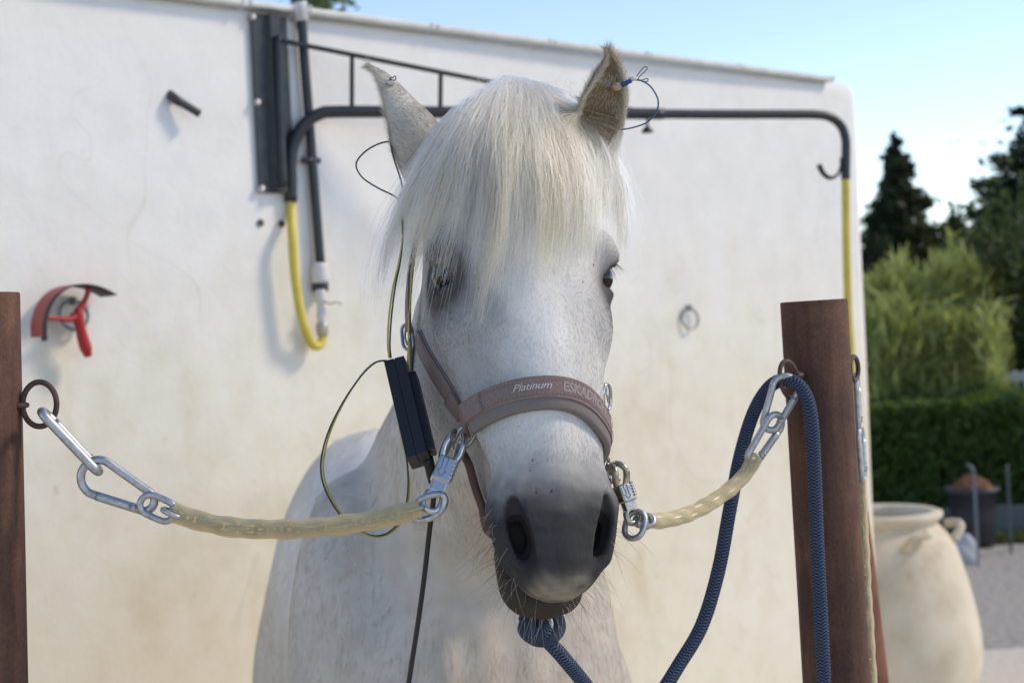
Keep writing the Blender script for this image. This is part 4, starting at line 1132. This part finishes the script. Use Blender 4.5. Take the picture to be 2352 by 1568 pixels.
NB = local_frames([(-.0745, .1345, -.058), (-.066, .131, -.040), (-.051, .128, -.024), (-.026, .126, -.008), (0, .127, -.002), (.020, .130, -.006), (.036, .136, -.013), (.049, .145, -.024), (.061, .157, -.040), (.069, .170, -.060), (.072, .183, -.082)], 60)
sgn = 1 if NB[3][30] @ np.array((0, 0, 1)) > 0 else -1                 # +1: across axis points up
strap('noseband_padding', NB, .033, .0002, .0085, pad, halter, -sgn * .0050, crown=.001)
nbo = strap('noseband', NB, .0190, .0078, .0034, web, halter, sgn * .0022, crown=.0008)
for ac in (.0098, -.0052): stitches(NB, sgn * ac, .0122, nbo)
strap('edge_piping', (NB[0] + NB[3] * (sgn * .0120) + NB[2] * .0095, NB[1], NB[2], NB[3]), .0036, -.0018, .0036, web, halter)
strap('edge_piping', (NB[0] - NB[3] * (sgn * .0080) + NB[2] * .0095, NB[1], NB[2], NB[3]), .0036, -.0018, .0036, web, halter)
strap('end_tab', tuple(a[:7] for a in NB), 0.0210, .0112, .0022, web, halter, sgn * .0022)
CK = strap_frames([(966, 778), (985, 818), (1012, 865), (1042, 912), (1070, 956)], 30, 1.62)
cko = strap('cheek_strap', CK, .0215, .0018, .0045, web, halter); strap('cheek_padding', CK, .0250, .0002, .0022, pad, halter)
for ac in (.0088, -.0088): stitches(CK, ac, .0066, cko)
strap('end_tab', tuple(a[-9:] for a in CK), .0235, .0058, .0022, web, halter)
crs = tube('crown_strap', [hp(-.055, -.225, -.075), hp(-.088, -.14, -.100), hp(-.104, -.08, -.120), hp(-.109, -.04, -.135), hp(-.109, -.015, -.148), hp(-.107, .000, -.156)], .0058, web, halter, 14, 50, flat=(.55, 1.75), up=(1, .3, 0))
TS = local_frames([(-.099, .005, -.172), (-.099, .035, -.195), (-.095, .07, -.215), (-.082, .105, -.23), (-.055, .125, -.24)], 26)
strap('throat_strap', TS, .0190, .0014, .0040, web, halter)
strap('ring_strap', local_frames([(-.0745, .130, -.058), (-.074, .136, -.075), (-.070, .138, -.100)], 12), .017, .0050, .0045, web, halter)
RS = local_frames([(.090, .06, -.12), (.084, .10, -.105), (.078, .14, -.095), (.073, .18, -.088)], 20)
strap('cheek_strap', RS, .0200, .0055, .0045, web, halter)
# metal fittings
p, n_ = snap_h(hp(-.071, .142, -.112))
ringax = (at(1090, 985, 1.64) - at(1064, 1032, 1.64)).normalized(); lat = perp(n_.cross(ringax), ringax)
tube('side_ring', stadium(p + n_ * .008, ringax, (n_ * .75 + lat * .5).normalized(), .0065, .0115, 8), .0026, chrome, halter, 10, 50, closed=True)
p, n_ = snap_h(hp(-.100, -.008, -.166))
bl = Vector((.3, -.6, 0)).normalized()
bk = tube('buckle', stadium(hp(-.109, .006, -.158), HV, Vector((.75, -.66, 0)), .007, .0085, 6), .0020, ringm, crs, 8, 40, closed=True)
tube('buckle_tongue', [hp(-.110, -.006, -.156), hp(-.112, .006, -.158), hp(-.110, .016, -.158)], .0014, ringm, crs, 6)
tube('side_ring', oval(hp(.080, .196, -.085), Vector((.10, .1, .98)).normalized(), Vector((.3, .9, -.1)).normalized(), .019, .012), .0026, chrome, halter, 10, 50, closed=True)
tube('buckle', stadium(at(1394, 912, 1.69), Vector((.05, 0, 1)).normalized(), Vector((.5, .85, 0)).normalized(), .006, .0085, 6), .0020, chrome, halter, 8, 36, closed=True)
tube('buckle_tongue', [at(1390, 880, 1.69), at(1394, 905, 1.685), at(1398, 925, 1.69)], .0013, chrome, halter, 6)
# rolled chin strap under the jaw
chs = [hp(-.071, .150, -.125), at(1076, 1065, 1.66), at(1090, 1115, 1.665), at(1108, 1165, 1.67), hp(-.03, .235, -.175), hp(.01, .235, -.180), hp(.045, .225, -.15), hp(.074, .20, -.10)]
tube('chin_strap', chs, .0058, mat_new('rolled_leather', (.09, .045, .038), .55), halter, 12, 60, flat=(1, .7))
# printed lettering on the noseband
def strap_text(txt, s0, s1, h_, across, off, shear, name, outline):
    cu = bpy.data.curves.new(name, 'FONT'); cu.body = txt; cu.size = 1; cu.shear = shear; cu.space_character = .96
    if outline: cu.fill_mode = 'NONE'; cu.bevel_depth = .015; cu.bevel_resolution = 0; cu.resolution_u = 3
    else: cu.fill_mode = 'FRONT'; cu.resolution_u = 3
    ob = bpy.data.objects.new(name, cu); COL.objects.link(ob)
    dg = bpy.context.evaluated_depsgraph_get(); me = bpy.data.meshes.new_from_object(ob.evaluated_get(dg))
    bpy.data.objects.remove(ob); bpy.data.curves.remove(cu)
    co_ = np.zeros(len(me.vertices) * 3); me.vertices.foreach_get('co', co_); co_ = co_.reshape(-1, 3)
    mn, mx_ = co_.min(0), co_.max(0); fx = (co_[:, 0] - mn[0]) / (mx_[0] - mn[0]); fy = (co_[:, 1] - mn[1]) / (mx_[1] - mn[1]) - .5
    P0, T0, N0, S0 = NB; idx = s0 + (s1 - s0) * fx
    ii = np.arange(len(P0)); g = lambda A: np.stack([np.interp(idx, ii, A[:, k]) for k in range(3)], 1)
    out = g(P0) + g(S0) * (sgn * (across + fy * h_))[:, None] + g(N0) * (off + co_[:, 2] * .004)[:, None]
    me.vertices.foreach_set('co', out.ravel()); me.update()
    return link(name, me, letter, nbo, False)
nb_x = np.array([pix(q)[0] for q in NB[0]]); nb_i = lambda x: float(np.interp(x, nb_x[:48], np.arange(48)))
strap_text('ESKADRON', nb_i(1284), nb_i(1284) + 14.5, .0112, .0026, .0128, 0, 'lettering', True)
strap_text('Platinum', nb_i(1185), nb_i(1262), .0074, .0030, .0129, .45, 'script_lettering', False)

# ------------------------------------------------------------------ rope
ropem = mat_new('blue_rope', (.045, .07, .13), .85, spec=.15); t = NT(ropem); co = t.coord('UV')
def tuv(o, seg_, ru, rv):
    me = o.data; uv = me.uv_layers.new(name='UVMap')
    for poly in me.polygons:
        js_ = [me.loops[li].vertex_index % seg_ for li in poly.loop_indices]
        wrap = max(js_) - min(js_) > seg_ / 2
        for li in poly.loop_indices:
            i, j = divmod(me.loops[li].vertex_index, seg_)
            if wrap and j == 0: j = seg_
            uv.data[li].uv = (j / seg_ * ru, i * rv)
    return o
sp = t.n('SeparateXYZ'); t.l(co, sp.inputs[0])
s1 = t.math('SINE', t.math('MULTIPLY', t.math('ADD', sp.outputs[0], sp.outputs[1]), 6.2832)); s2 = t.math('SINE', t.math('MULTIPLY', t.math('SUBTRACT', sp.outputs[0], sp.outputs[1]), 6.2832))
side = t.math('GREATER_THAN', t.math('FRACT', sp.outputs[0]), .5)
br = t.math('ADD', .5, t.math('MULTIPLY', t.math('ADD', t.math('MULTIPLY', s1, side), t.math('MULTIPLY', s2, t.math('SUBTRACT', 1, side))), .5))
t.base(t.mix(t.noise(t.coord('Object'), 300, 3), t.ramp(br, [(.15, (.016, .023, .043)), (.75, (.062, .090, .150))]), t.ramp(br, [(.15, (.022, .030, .052)), (.8, (.095, .125, .185))]))); t.bump(br, .7, .0015)
rope = empty('lead_rope', at(1250, 1470, 1.66), 'blue braided lead rope knotted under the chin and draped over the right post ring', 'rope')
rp = [at(1222, 1428, 1.665), at(1250, 1462, 1.66), at(1290, 1505, 1.665), at(1345, 1572, 1.69), at(1395, 1640, 1.71), at(1450, 1668, 1.73), at(1505, 1610, 1.75), at(1558, 1528, 1.765), at(1612, 1435, 1.775), at(1650, 1310, 1.785), at(1678, 1160, 1.80),
      at(1702, 1040, 1.825), at(1732, 945, 1.84), at(1768, 888, 1.835), at(1806, 872, 1.82), at(1842, 893, 1.81), at(1862, 950, 1.80), at(1870, 1060, 1.80), at(1876, 1220, 1.80), at(1885, 1400, 1.80), at(1893, 1570, 1.80), at(1899, 1800, 1.80), at(1903, 2100, 1.81)]
o = tube('rope', rp, .0082, ropem, rope, 20, 420); tuv(o, 20, 4, .80)
k0 = at(1243, 1438, 1.66); kx = (at(1283, 1438, 1.66) - k0); ky = (at(1243, 1410, 1.66) - k0)
o = tube('knot', [k0 - kx * .75 + ky * .5, k0 - kx * .9 - ky * .3, k0 - kx * .3 - ky * .9 + Vector((0, -.006, 0)), k0 + kx * .45 - ky * .8 + Vector((0, -.010, 0)), k0 + kx * .95 - ky * .1 + Vector((0, -.006, 0)), k0 + kx * .85 + ky * .7, k0 + kx * .3 + ky * 1.2 + Vector((0, .008, 0))], .0085, ropem, rope, 16, 90); tuv(o, 16, 4, .80)
o = tube('knot', [k0 - kx * .9 + ky * .7 + Vector((0, .01, 0)), k0 - kx * .4 - ky * .4 + Vector((0, -.008, 0)), k0 + kx * .2 - ky * .2 + Vector((0, -.012, 0)), k0 + kx * .2 + ky * .6, k0 - kx * .3 + ky * 1.0 + Vector((0, .01, 0))], .0085, ropem, rope, 16, 60); tuv(o, 16, 4, .80)
tube('clip', [k0 + kx * .32 + ky * 1.3 + Vector((0, -.004, 0)), k0 + kx * .55 + ky * .3 + Vector((0, -.012, 0)), k0 + kx * .35 - ky * .5 + Vector((0, -.010, 0))], .0032, zinc, rope, 8, 16)

# ------------------------------------------------------------------ sensor box, cables, ear clips
blkp = mat_new('black_plastic', (.012, .013, .017), .42, spec=.4)
sens = empty('sensor_box', at(935, 950, 1.66), 'long black two-part plastic box strapped beside the left cheek', 'sensor box')
a_ = (at(956, 1046, 1.615) - at(904, 823, 1.665)).normalized()
b_ = perp(at(930, 817, 1.66) - at(883, 830, 1.66), a_); c_ = a_.cross(b_).normalized()
if c_.dot(TOCAM) < 0: c_ = -c_
Lb = (at(956, 1046, 1.615) - at(904, 823, 1.665)).length
M_ = axes(b_, a_, c_)
f0 = at(930, 932, 1.64)                                                   # centre of the front face
for s_ in (-1, 1): box('case_half', f0 + b_ * (s_ * .0058) - c_ * .019, (.0114, Lb, .038), blkp, sens, M_, .0012)
box('back_plate', f0 + b_ * .014 - c_ * .024 + a_ * .004, (.010, Lb * .80, .024), blkp, sens, M_, .0015)
cab = mat_new('black_cable', (.010, .010, .012), .45)
pl0 = f0 + a_ * (Lb / 2) - c_ * .018 + b_ * .004
tube('plug', [at(982, 1052, 1.64), at(988, 1075, 1.645), at(993, 1108, 1.65)], [.0062, .0058, .0042], cab, sens, 12, 10)
tube('cable', [at(992, 1100, 1.65), at(996, 1140, 1.66), at(990, 1190, 1.665), at(984, 1240, 1.67), at(975, 1320, 1.675), at(960, 1430, 1.68), at(940, 1560, 1.68), at(925, 1680, 1.68), at(915, 1800, 1.68)], .0030, cab, sens, 10, 60)
yel = mat_new('yellow_wire', (.42, .36, .05), .5); drk = mat_new('slate_wire', (.03, .04, .05), .5); blu = mat_new('blue_wire', (.03, .10, .17), .45); bluc = mat_new('blue_sleeve', (.01, .045, .25), .4)
def wires(pts, label, seed=0, twin=True):
    o = empty('sensor_wire', pts[0], label, 'wire'); P_ = smooth_path(pts, 70); T_, N_, B_ = frames(P_)
    tw = np.linspace(0, 3.2 + seed, 70)[:, None]; off = (np.cos(tw) * np.array([1, 0, 0]) + np.sin(tw) * N_) * .00095
    tube('slate_core', P_ + off, .00100, drk, o, 6, 70)
    if twin: tube('yellow_core', P_ - off, .00100, yel, o, 6, 70)
    return o
wires([at(896, 822, 1.662), at(893, 790, 1.66), at(896, 730, 1.655), at(905, 660, 1.65), at(918, 600, 1.645), at(925, 540, 1.66), at(924, 480, 1.70), at(925, 440, 1.72), at(940, 420, 1.74)], 'yellow and dark wire pair rising from the box up to the left ear', 1)
wires([at(943, 850, 1.665), at(941, 790, 1.665), at(940, 720, 1.66), at(942, 640, 1.66), at(950, 560, 1.67)], 'yellow wire pair running up along the crown strap', 2)
wires([at(886, 828, 1.662), at(862, 832, 1.66), at(830, 862, 1.655), at(788, 925, 1.65), at(755, 995, 1.645), at(740, 1060, 1.645), at(745, 1110, 1.65), at(768, 1160, 1.655), at(800, 1200, 1.66), at(845, 1228, 1.665), at(885, 1228, 1.67), at(918, 1200, 1.67), at(936, 1150, 1.67), at(937, 1080, 1.67), at(925, 1010, 1.665), at(918, 975, 1.665)], 'loose loop of yellow and dark wire hanging left of the box', 3)
wires([at(904, 323, 1.765), at(870, 332, 1.76), at(838, 352, 1.755), at(820, 378, 1.75), at(832, 408, 1.745), at(865, 432, 1.74), at(900, 448, 1.735), at(920, 460, 1.73)], 'thin dark wire making a loop left of the left ear', 4, False)
wires([at(884, 255, 1.77), at(893, 300, 1.765), at(908, 370, 1.755), at(925, 445, 1.74)], 'thin dark wire running straight down from the left ear', 5, False)
bead_m = mat_new('pale_bead', (.62, .60, .55), .4); tanb = mat_new('tan_bead', (.42, .32, .20), .5); wirem = mat_new('clip_wire', (.20, .16, .12), .4, metal=.8)
def ball(name, c_, r_, mat, parent, sc=(1, 1, 1)):
    bm = bmesh.new(); bmesh.ops.create_uvsphere(bm, u_segments=18, v_segments=12, radius=r_); bmesh.ops.scale(bm, vec=sc, verts=bm.verts); bmesh.ops.translate(bm, vec=c_, verts=bm.verts); return link(name, from_bm(name, bm), mat, parent)
cl = empty('ear_clip', at(901, 186, 1.775), 'small pale bead clip on the upper edge of the left ear', 'ear clip')
ball('bead', at(899, 189, 1.778), .0046, bead_m, cl, (1.15, 1, .85)); tube('wire_loop', [at(893, 186, 1.775), at(897, 179, 1.772), at(903, 178, 1.772), at(908, 175, 1.772), at(909, 182, 1.772), at(904, 186, 1.773)], .0007, wirem, cl, 6, 24)
tube('blue_tip', [at(897, 182, 1.772), at(901, 184, 1.771)], .0008, bluc, cl, 6, 4)
er, en = hit(1420, 198); er = er if er is not None else at(1420, 198, 1.74); dE = er.y - .004
cr = empty('ear_clip', at(1445, 188, dE), 'tan bead and blue-sleeved wire clip on the right ear', 'ear clip')
ball('bead', at(1418, 199, dE), .0056, tanb, cr, (1.2, 1, .95)); tube('blue_sleeve', [at(1428, 196, dE - .003), at(1438, 191, dE - .004), at(1450, 185, dE - .004)], .0028, bluc, cr, 10, 8)
ball('white_bead', at(1453, 181, dE - .002), .0034, bead_m, cr, (1.6, 1, .9))
tube('wire_loop', [at(1453, 183, dE), at(1462, 176, dE), at(1470, 165, dE), at(1480, 154, dE), at(1487, 157, dE), at(1480, 166, dE), at(1470, 175, dE), at(1466, 183, dE), at(1476, 187, dE), at(1487, 187, dE), at(1488, 181, dE), at(1478, 183, dE), at(1468, 186, dE)], .0006, wirem, cr, 6, 60)
tube('blue_wire', [at(1450, 184, dE), at(1470, 185, dE), at(1492, 197, dE), at(1508, 220, dE), at(1512, 240, dE), at(1505, 262, dE + .005), at(1485, 282, dE + .01), at(1455, 293, dE + .02), at(1428, 298, dE + .03)], .0010, blu, cr, 6, 50)
# ================================================================== BACKGROUND
def leaf_mat(name, c0, c1, trans=.35):
    m = bpy.data.materials.new(name); m.use_nodes = True; t = NT(m)
    a = t.n('Attribute', attribute_name='lc'); col = t.mix(a.outputs['Fac'], c0, c1); t.base(col); t.b.inputs['Roughness'].default_value = .6; t.b.inputs['Specular IOR Level'].default_value = .25
    tr = t.n('BsdfTranslucent'); t.l(t.mix(.5, col, (.30, .42, .06)), tr.inputs[0]); mx = t.n('MixShader'); mx.inputs[0].default_value = trans
    t.l(t.b.outputs[0], mx.inputs[1]); t.l(tr.outputs[0], mx.inputs[2]); t.l(mx.outputs[0], t.out.inputs['Surface']); return m
def leaves(name, C, size, mat, parent, seed, aspect=2.2, droop=None, kind=None):
    """C: leaf centres; each leaf a small bent quad"""
    r = np.random.default_rng(seed); N = len(C)
    d = r.normal(size=(N, 3)) if droop is None else droop + r.normal(size=(N, 3)) * .55
    d /= np.linalg.norm(d, axis=1)[:, None]; s = np.cross(d, r.normal(size=(N, 3))); s /= np.linalg.norm(s, axis=1)[:, None]
    l = (size * r.uniform(.6, 1.3, N))[:, None]; w_ = l / aspect
    V = np.stack([C - d * l * .5, C + s * w_ * .5, C + d * l * .5, C - s * w_ * .5], 1).reshape(-1, 3)
    F = np.arange(N * 4).reshape(N, 4)
    me = mesh(name, V, F.tolist()); lc = me.attributes.new('lc', 'FLOAT', 'FACE'); lc.data.foreach_set('value', r.uniform(0, 1, N).astype(np.float32))
    o = link(name, me, mat, parent, False)
    if kind: o['kind'] = kind
    return o
bark = mat_new('bark', (.07, .05, .035), .9)
con_m = leaf_mat('cypress_leaf', (.012, .022, .012), (.035, .055, .022), .12)
def conifer(x, ytop, d, h_, rad, label, seed, n_=26000, flat_=.30):
    top = at(x, ytop, d); base = Vector((top.x, top.y, 0)); H_ = top.z; r = np.random.default_rng(seed)
    o = empty('conifer', base, label, 'tree', 'dark conifers beyond the canes')
    tube('trunk', [base, base + Vector((.05, 0, H_ * .5)), base + Vector((0, 0, H_ * .97))], [.16, .11, .03], bark, o, 8, 12)
    C = []; nb = 150; per = n_ // nb
    for i in range(nb):
        f = r.uniform(.0, 1) ** .7; z = H_ * (1 - f * .92); a = r.uniform(0, 6.28); L_ = rad * f * r.uniform(.75, 1.10) + .03
        b0 = np.array([base.x, base.y, z]); dr = np.array([math.cos(a), math.sin(a), flat_ * .3 + .12 * r.normal()])
        s_ = r.uniform(.12, 1, per); P_ = b0 + dr * (L_ * s_)[:, None] + r.normal(size=(per, 3)) * np.array([.10, .10, .07]) * (.35 + .5 * s_)[:, None] * min(1.0, L_)
        C.append(P_)
        if i % 6 == 0: tube('branch', [b0, b0 + dr * L_ * .5, b0 + dr * L_ * .9], [.03, .018, .006], bark, o, 5, 5)
    nf = int(n_ * .7); f = np.sqrt(r.uniform(0, 1, nf)); a = r.uniform(0, 6.283, nf); q = rad * f * np.sqrt(r.uniform(0, 1, nf)) * .78
    C.append(np.stack([base.x + q * np.cos(a), base.y + q * np.sin(a), H_ * (1 - f * .92)], 1))
    leaves('crown', np.concatenate(C), .10, con_m, o, seed + 1, 2.6)
    return o
conifer(2052, 300, 17, 0, 1.30, 'dark conifer just right of the wall end', 41)
conifer(2400, 140, 16, 0, 2.1, 'tall dark conifer cut by the right edge', 42, 34000)
conifer(2190, 490, 19, 0, 2.2, 'lower dark conifer between the two taller ones', 43, 26000)
# tree showing over the wall
bt = at(752, 8, 9.5); tb = empty('broadleaf_tree', Vector((bt.x - .15, bt.y, 0)), 'blue-green treetop peeping over the wall beside the pipe', 'tree')
tube('trunk', [Vector((bt.x - .15, bt.y, 0)), Vector((bt.x - .1, bt.y, 2)), Vector((bt.x - .12, bt.y, 3.6))], [.12, .09, .03], bark, tb, 8, 10)
r = np.random.default_rng(51); Cc = r.normal(size=(2600, 3)) * np.array([.085, .25, .55]) + np.array([bt.x - .06, bt.y, bt.z + .45])
leaves('crown', Cc, .085, leaf_mat('olive_leaf', (.05, .085, .055), (.12, .16, .10), .3), tb, 52, 2.4)
# canes
can_m = leaf_mat('cane_leaf', (.25, .31, .09), (.58, .55, .24), .5)
stm = mat_new('cane_stem', (.22, .24, .08), .6)
r = np.random.default_rng(61); canes = empty('cane_thicket', Vector((at(2130, 700, 12.3).x, 12.3, 0)), 'bright yellow-green cane thicket rising behind the clipped hedge', 'canes')
for i, (x, yt, d) in enumerate([(1990, 640, 12.2), (2015, 600, 12.8), (2045, 610, 12.0), (2075, 585, 12.6), (2105, 590, 12.1), (2135, 605, 12.9), (2160, 565, 12.2), (2185, 560, 12.7), (2205, 610, 12.1), (2235, 625, 12.6), (2262, 600, 12.3), (2285, 640, 12.9), (2010, 690, 11.7), (2090, 680, 11.6), (2170, 690, 11.7), (2250, 700, 11.6)]):
    tp_ = at(x, yt, d); bs = Vector((tp_.x + r.normal(0, .1), d + r.normal(0, .1), 0)); o = canes
    C = []; D = []
    for k in range(5):
        b0 = np.array([bs.x + r.normal(0, .10), bs.y + r.normal(0, .1), 0]); t1 = np.array([tp_.x + r.normal(0, .12), tp_.y + r.normal(0, .1), tp_.z * r.uniform(.86, 1.0)])
        tube('stem', [b0, (b0 + t1) / 2 + np.array([.03, 0, 0]), t1], [.012, .010, .004], stm, o, 5, 8)
        s_ = r.uniform(.35, 1, 190) ; side = r.normal(size=(190, 3)) * np.array([1, 1, .35]); side /= np.linalg.norm(side, axis=1)[:, None]
        P_ = b0 + (t1 - b0) * s_[:, None] + side * (r.uniform(.03, .22, 190) * (1.25 - s_ * .75))[:, None]; P_[:, 2] += r.uniform(-.05, .1, 190); C.append(P_); D.append(side * .45 + np.array([0, 0, 1.1]))
    leaves('foliage', np.concatenate(C), .20, can_m, o, 70 + i, 7.5, np.concatenate(D))
# dark shrub at the right
sh = at(2335, 700, 12.5); so = empty('shrub', Vector((sh.x, sh.y, 0)), 'dark green shrub right of the canes', 'shrub')
C = np.random.default_rng(81).normal(size=(5200, 3)) * np.array([.22, .3, .5]) + np.array([sh.x + .04, sh.y, 1.35]); leaves('foliage', C[C[:, 2] > .05], .085, leaf_mat('shrub_leaf', (.02, .035, .015), (.055, .075, .03), .2), so, 82, 1.8)
tube('stem', [(sh.x, sh.y, 0), (sh.x, sh.y, .7), (sh.x + .05, sh.y, 1.5)], [.03, .02, .01], bark, so, 6, 8)
# clipped hedge
ht = at(2150, 918, 10.9).z
hedge = empty('hedge', Vector((4.6, 11.1, 0)), 'clipped dark green hedge with a bright top behind the urn', 'hedge')
r = np.random.default_rng(91); N = 42000
hx0, hx1, hy0, hy1 = 2.0, 8.2, 10.65, 11.6
sel = r.uniform(size=N); X = r.uniform(hx0, hx1, N); Y = r.uniform(hy0, hy1, N); Z = r.uniform(.06, ht, N)
fr_ = sel < .55; Y[fr_] = hy0 + np.abs(r.normal(0, .06, fr_.sum())); tp_ = sel > .75; Z[tp_] = ht - np.abs(r.normal(0, .07, tp_.sum()))
Y += .04 * np.sin(X * 5) + .05 * np.sin(X * 2.1 + Z * 3); Z[tp_] += .03 * np.sin(X[tp_] * 4) + .03 * np.sin(X[tp_] * 9.3)
leaves('foliage', np.stack([X, Y, Z], 1), .062, leaf_mat('hedge_leaf', (.035, .070, .018), (.095, .160, .040), .35), hedge, 92, 1.9)
tw = []
for i in range(40): tube('stem', [(r.uniform(hx0, hx1), 11.1, 0), (r.uniform(hx0, hx1) * 0 + X[i], 11.1, ht * .45), (X[i], 11.05, ht * .9)], [.02, .012, .005], bark, hedge, 5, 5)
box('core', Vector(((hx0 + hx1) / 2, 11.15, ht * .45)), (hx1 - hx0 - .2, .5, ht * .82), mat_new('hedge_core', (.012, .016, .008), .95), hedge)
# grey edging board in front of the hedge
ed = box('edging_board', Vector((4.6, 10.35, .10)), (5.4, .03, .20), mat_new('grey_board', (.10, .12, .125), .7), None, None, .004); tag(ed, 'low grey edging board along the foot of the hedge', 'edging')
# grass on the verge
r = np.random.default_rng(95); N = 9000; C = np.stack([r.uniform(1.2, 7, N), 9.95 + np.abs(r.normal(0, .16, N)), r.uniform(.0, .05, N)], 1)
gr = leaves('grass', C, .07, leaf_mat('grass_leaf', (.05, .075, .02), (.12, .12, .05), .3), None, 96, 6, np.tile([0, 0, 1.0], (N, 1)), 'stuff'); gr['label'] = 'short dry grass along the gravel edge'; gr['category'] = 'grass'
# white slatted gate behind the hedge
gp = at(2332, 848, 11.72); gate = empty('slatted_gate', Vector((gp.x, gp.y, 0)), 'pale slatted gate rising over the hedge at the right edge', 'gate'); wpt = mat_new('pale_wood', (.50, .48, .46), .7)
for i in range(6): box('slat', Vector((gp.x - .09 + i * .085, gp.y, gp.z * .5)), (.045, .025, gp.z - .02), wpt, gate, None, .004)
box('rail', Vector((gp.x + .10, gp.y - .03, gp.z - .06)), (.60, .03, .07), wpt, gate, None, .004)
# plant tub, stone, stakes
tbp = at(2236, 1212, 9.95); tub = empty('plant_tub', Vector((tbp.x, 9.95, 0)), 'black tub heaped with brown earth in front of the hedge', 'tub')
hr = at(2236, 1118, 9.95).z; R_ = 55 * 9.95 / FPX; tm = mat_new('black_tub', (.022, .024, .032), .5)
pot = lathe('pot', [(R_ * .80, 0), (R_ * .92, hr * .55), (R_ * .97, hr * .9), (R_ * 1.13, hr * .91), (R_ * 1.15, hr), (R_ * 1.0, hr), (R_ * .95, hr * .93), (0.0, hr * .93)], tm, tub, 32, (tbp.x, 9.95, 0))
V = []; F = []; n_ = 18
r = np.random.default_rng(97)
for i in range(n_ + 1):
    for j in range(24):
        f = i / n_; a = j / 24 * 6.283; V.append((tbp.x + R_ * .98 * f * math.cos(a), 9.95 + R_ * .98 * f * math.sin(a), hr * .95 + .10 * (1 - f * f) + r.normal(0, .008) * (1 - f)))
for i in range(n_):
    for j in range(24): k = (j + 1) % 24; F.append((i * 24 + j, i * 24 + 24 + j, i * 24 + 24 + k, i * 24 + k))
em = mat_new('earth', (.16, .07, .03), .95); t = NT(em); t.base(t.ramp(t.noise(t.coord('Object'), 30, 5), [(.35, (.07, .035, .02)), (.65, (.30, .13, .05))])); t.bump(t.noise(t.coord('Object'), 70, 4), 1, .02)
link('earth', mesh('earth', V, F), em, pot)
sp_ = at(2212, 1216, 9.35); bm = bmesh.new(); bmesh.ops.create_icosphere(bm, subdivisions=4, radius=1)
r = np.random.default_rng(98)
for v in bm.verts:
    n3 = v.co.normalized(); k = 1 + .10 * math.sin(3 * n3.x + 1) * math.cos(2.5 * n3.y) + .05 * math.sin(7 * n3.z + 4 * n3.x)
    v.co = Vector((n3.x * .095, n3.y * .11, max(-.02, n3.z * .15))) * k + Vector((sp_.x, 9.35, .01))
st = link('boulder', from_bm('boulder', bm), mat_new('pale_stone', (.42, .42, .43), .9)); tag(st, 'rounded pale stone lying in front of the black tub', 'stone')
stakem = mat_new('galvanised_stake', (.16, .18, .19), .6)
s0 = at(2236, 1066, 9.2); o = tube('bent_stake', [(s0.x, 9.2, -.05), (s0.x, 9.2, s0.z * .5), (s0.x, 9.2, s0.z - .06), (s0.x - .012, 9.2, s0.z - .015), (s0.x - .04, 9.2, s0.z)], .009, stakem, None, 8, 24); tag(o, 'thin grey stake with a bent top standing by the tub', 'stake')
s0 = at(2313, 1065, 9.6); o = tube('stake', [(s0.x, 9.6, -.05), (s0.x, 9.6, s0.z * .5), (s0.x, 9.6, s0.z)], .009, mat_new('dark_stake', (.07, .08, .09), .6), None, 8, 10); tag(o, 'thin straight dark stake right of the tub', 'stake')
# terracotta urn
ud = 6.12; rim = at(2020, 1173, ud); k = ud / FPX
um = mat_new('pale_terracotta', (.60, .50, .36), .85, spec=.15); t = NT(um); co = t.coord('Object')
c0 = t.ramp(t.noise(co, 5, 6, .65), [(.3, (.55, .46, .33)), (.5, (.66, .57, .43)), (.72, (.73, .65, .52))])
blo = t.ramp(t.noise(t.coord('Object', (1, 1, 1.3), loc=(2.3, 1, .4)), 4.2, 4, .6), [(.60, (0, 0, 0)), (.70, (1, 1, 1))])
t.base(t.mix(t.math('MULTIPLY', blo, .45), c0, (.50, .24, .15))); t.bump(t.noise(co, 14, 5), .4, .008)
urn = empty('terracotta_urn', Vector((rim.x, ud, 0)), 'big pale terracotta urn with small handles beside the wall end', 'urn')
zr = rim.z; R0 = 138 * k; RB = 214 * k; zs = zr / .78
prof = [(RB * .66, 0), (RB * .78, .03), (RB * .95, zr * .14), (RB * 1.0, zr * .28), (RB * .985, zr * .40), (RB * .93, zr * .55), (RB * .85, zr * .70), (RB * .755, zr * .84), (R0 * .95, zr * .925), (R0 * .90, zr * .945), (R0 * .97, zr * .955), (R0 * 1.02, zr * .972), (R0 * 1.03, zr * .988), (R0 * .98, zr * 1.0), (R0 * .86, zr * 1.003), (R0 * .78, zr * .985), (R0 * .76, zr * .95), (R0 * .85, zr * .80), (RB * .8, zr * .5), (.0, zr * .2)]
pr = smooth_path([(a, b, 0) for a, b in prof], 90)
lathe('vessel', [(max(a, .0), b) for a, b, _z in pr], um, urn, 64, (rim.x, ud, 0))
for ang in (-2.15, -1.30, -.10, 1.5, 3.0):
    dr = Vector((math.cos(ang), math.sin(ang), 0)); sd = Vector((-dr.y, dr.x, 0)); c_ = Vector((rim.x, ud, zr * .875))
    tube('lug_handle', [c_ + dr * RB * .70 + sd * .05 + Vector((0, 0, .03)), c_ + dr * (RB * .79 + .012) + sd * .035 + Vector((0, 0, .035)), c_ + dr * (RB * .80 + .016) + Vector((0, 0, .03)), c_ + dr * (RB * .79 + .012) - sd * .035 + Vector((0, 0, .02)), c_ + dr * RB * .74 - sd * .05 - Vector((0, 0, .02))], [.018, .017, .016, .017, .02], um, urn, 10, 20)
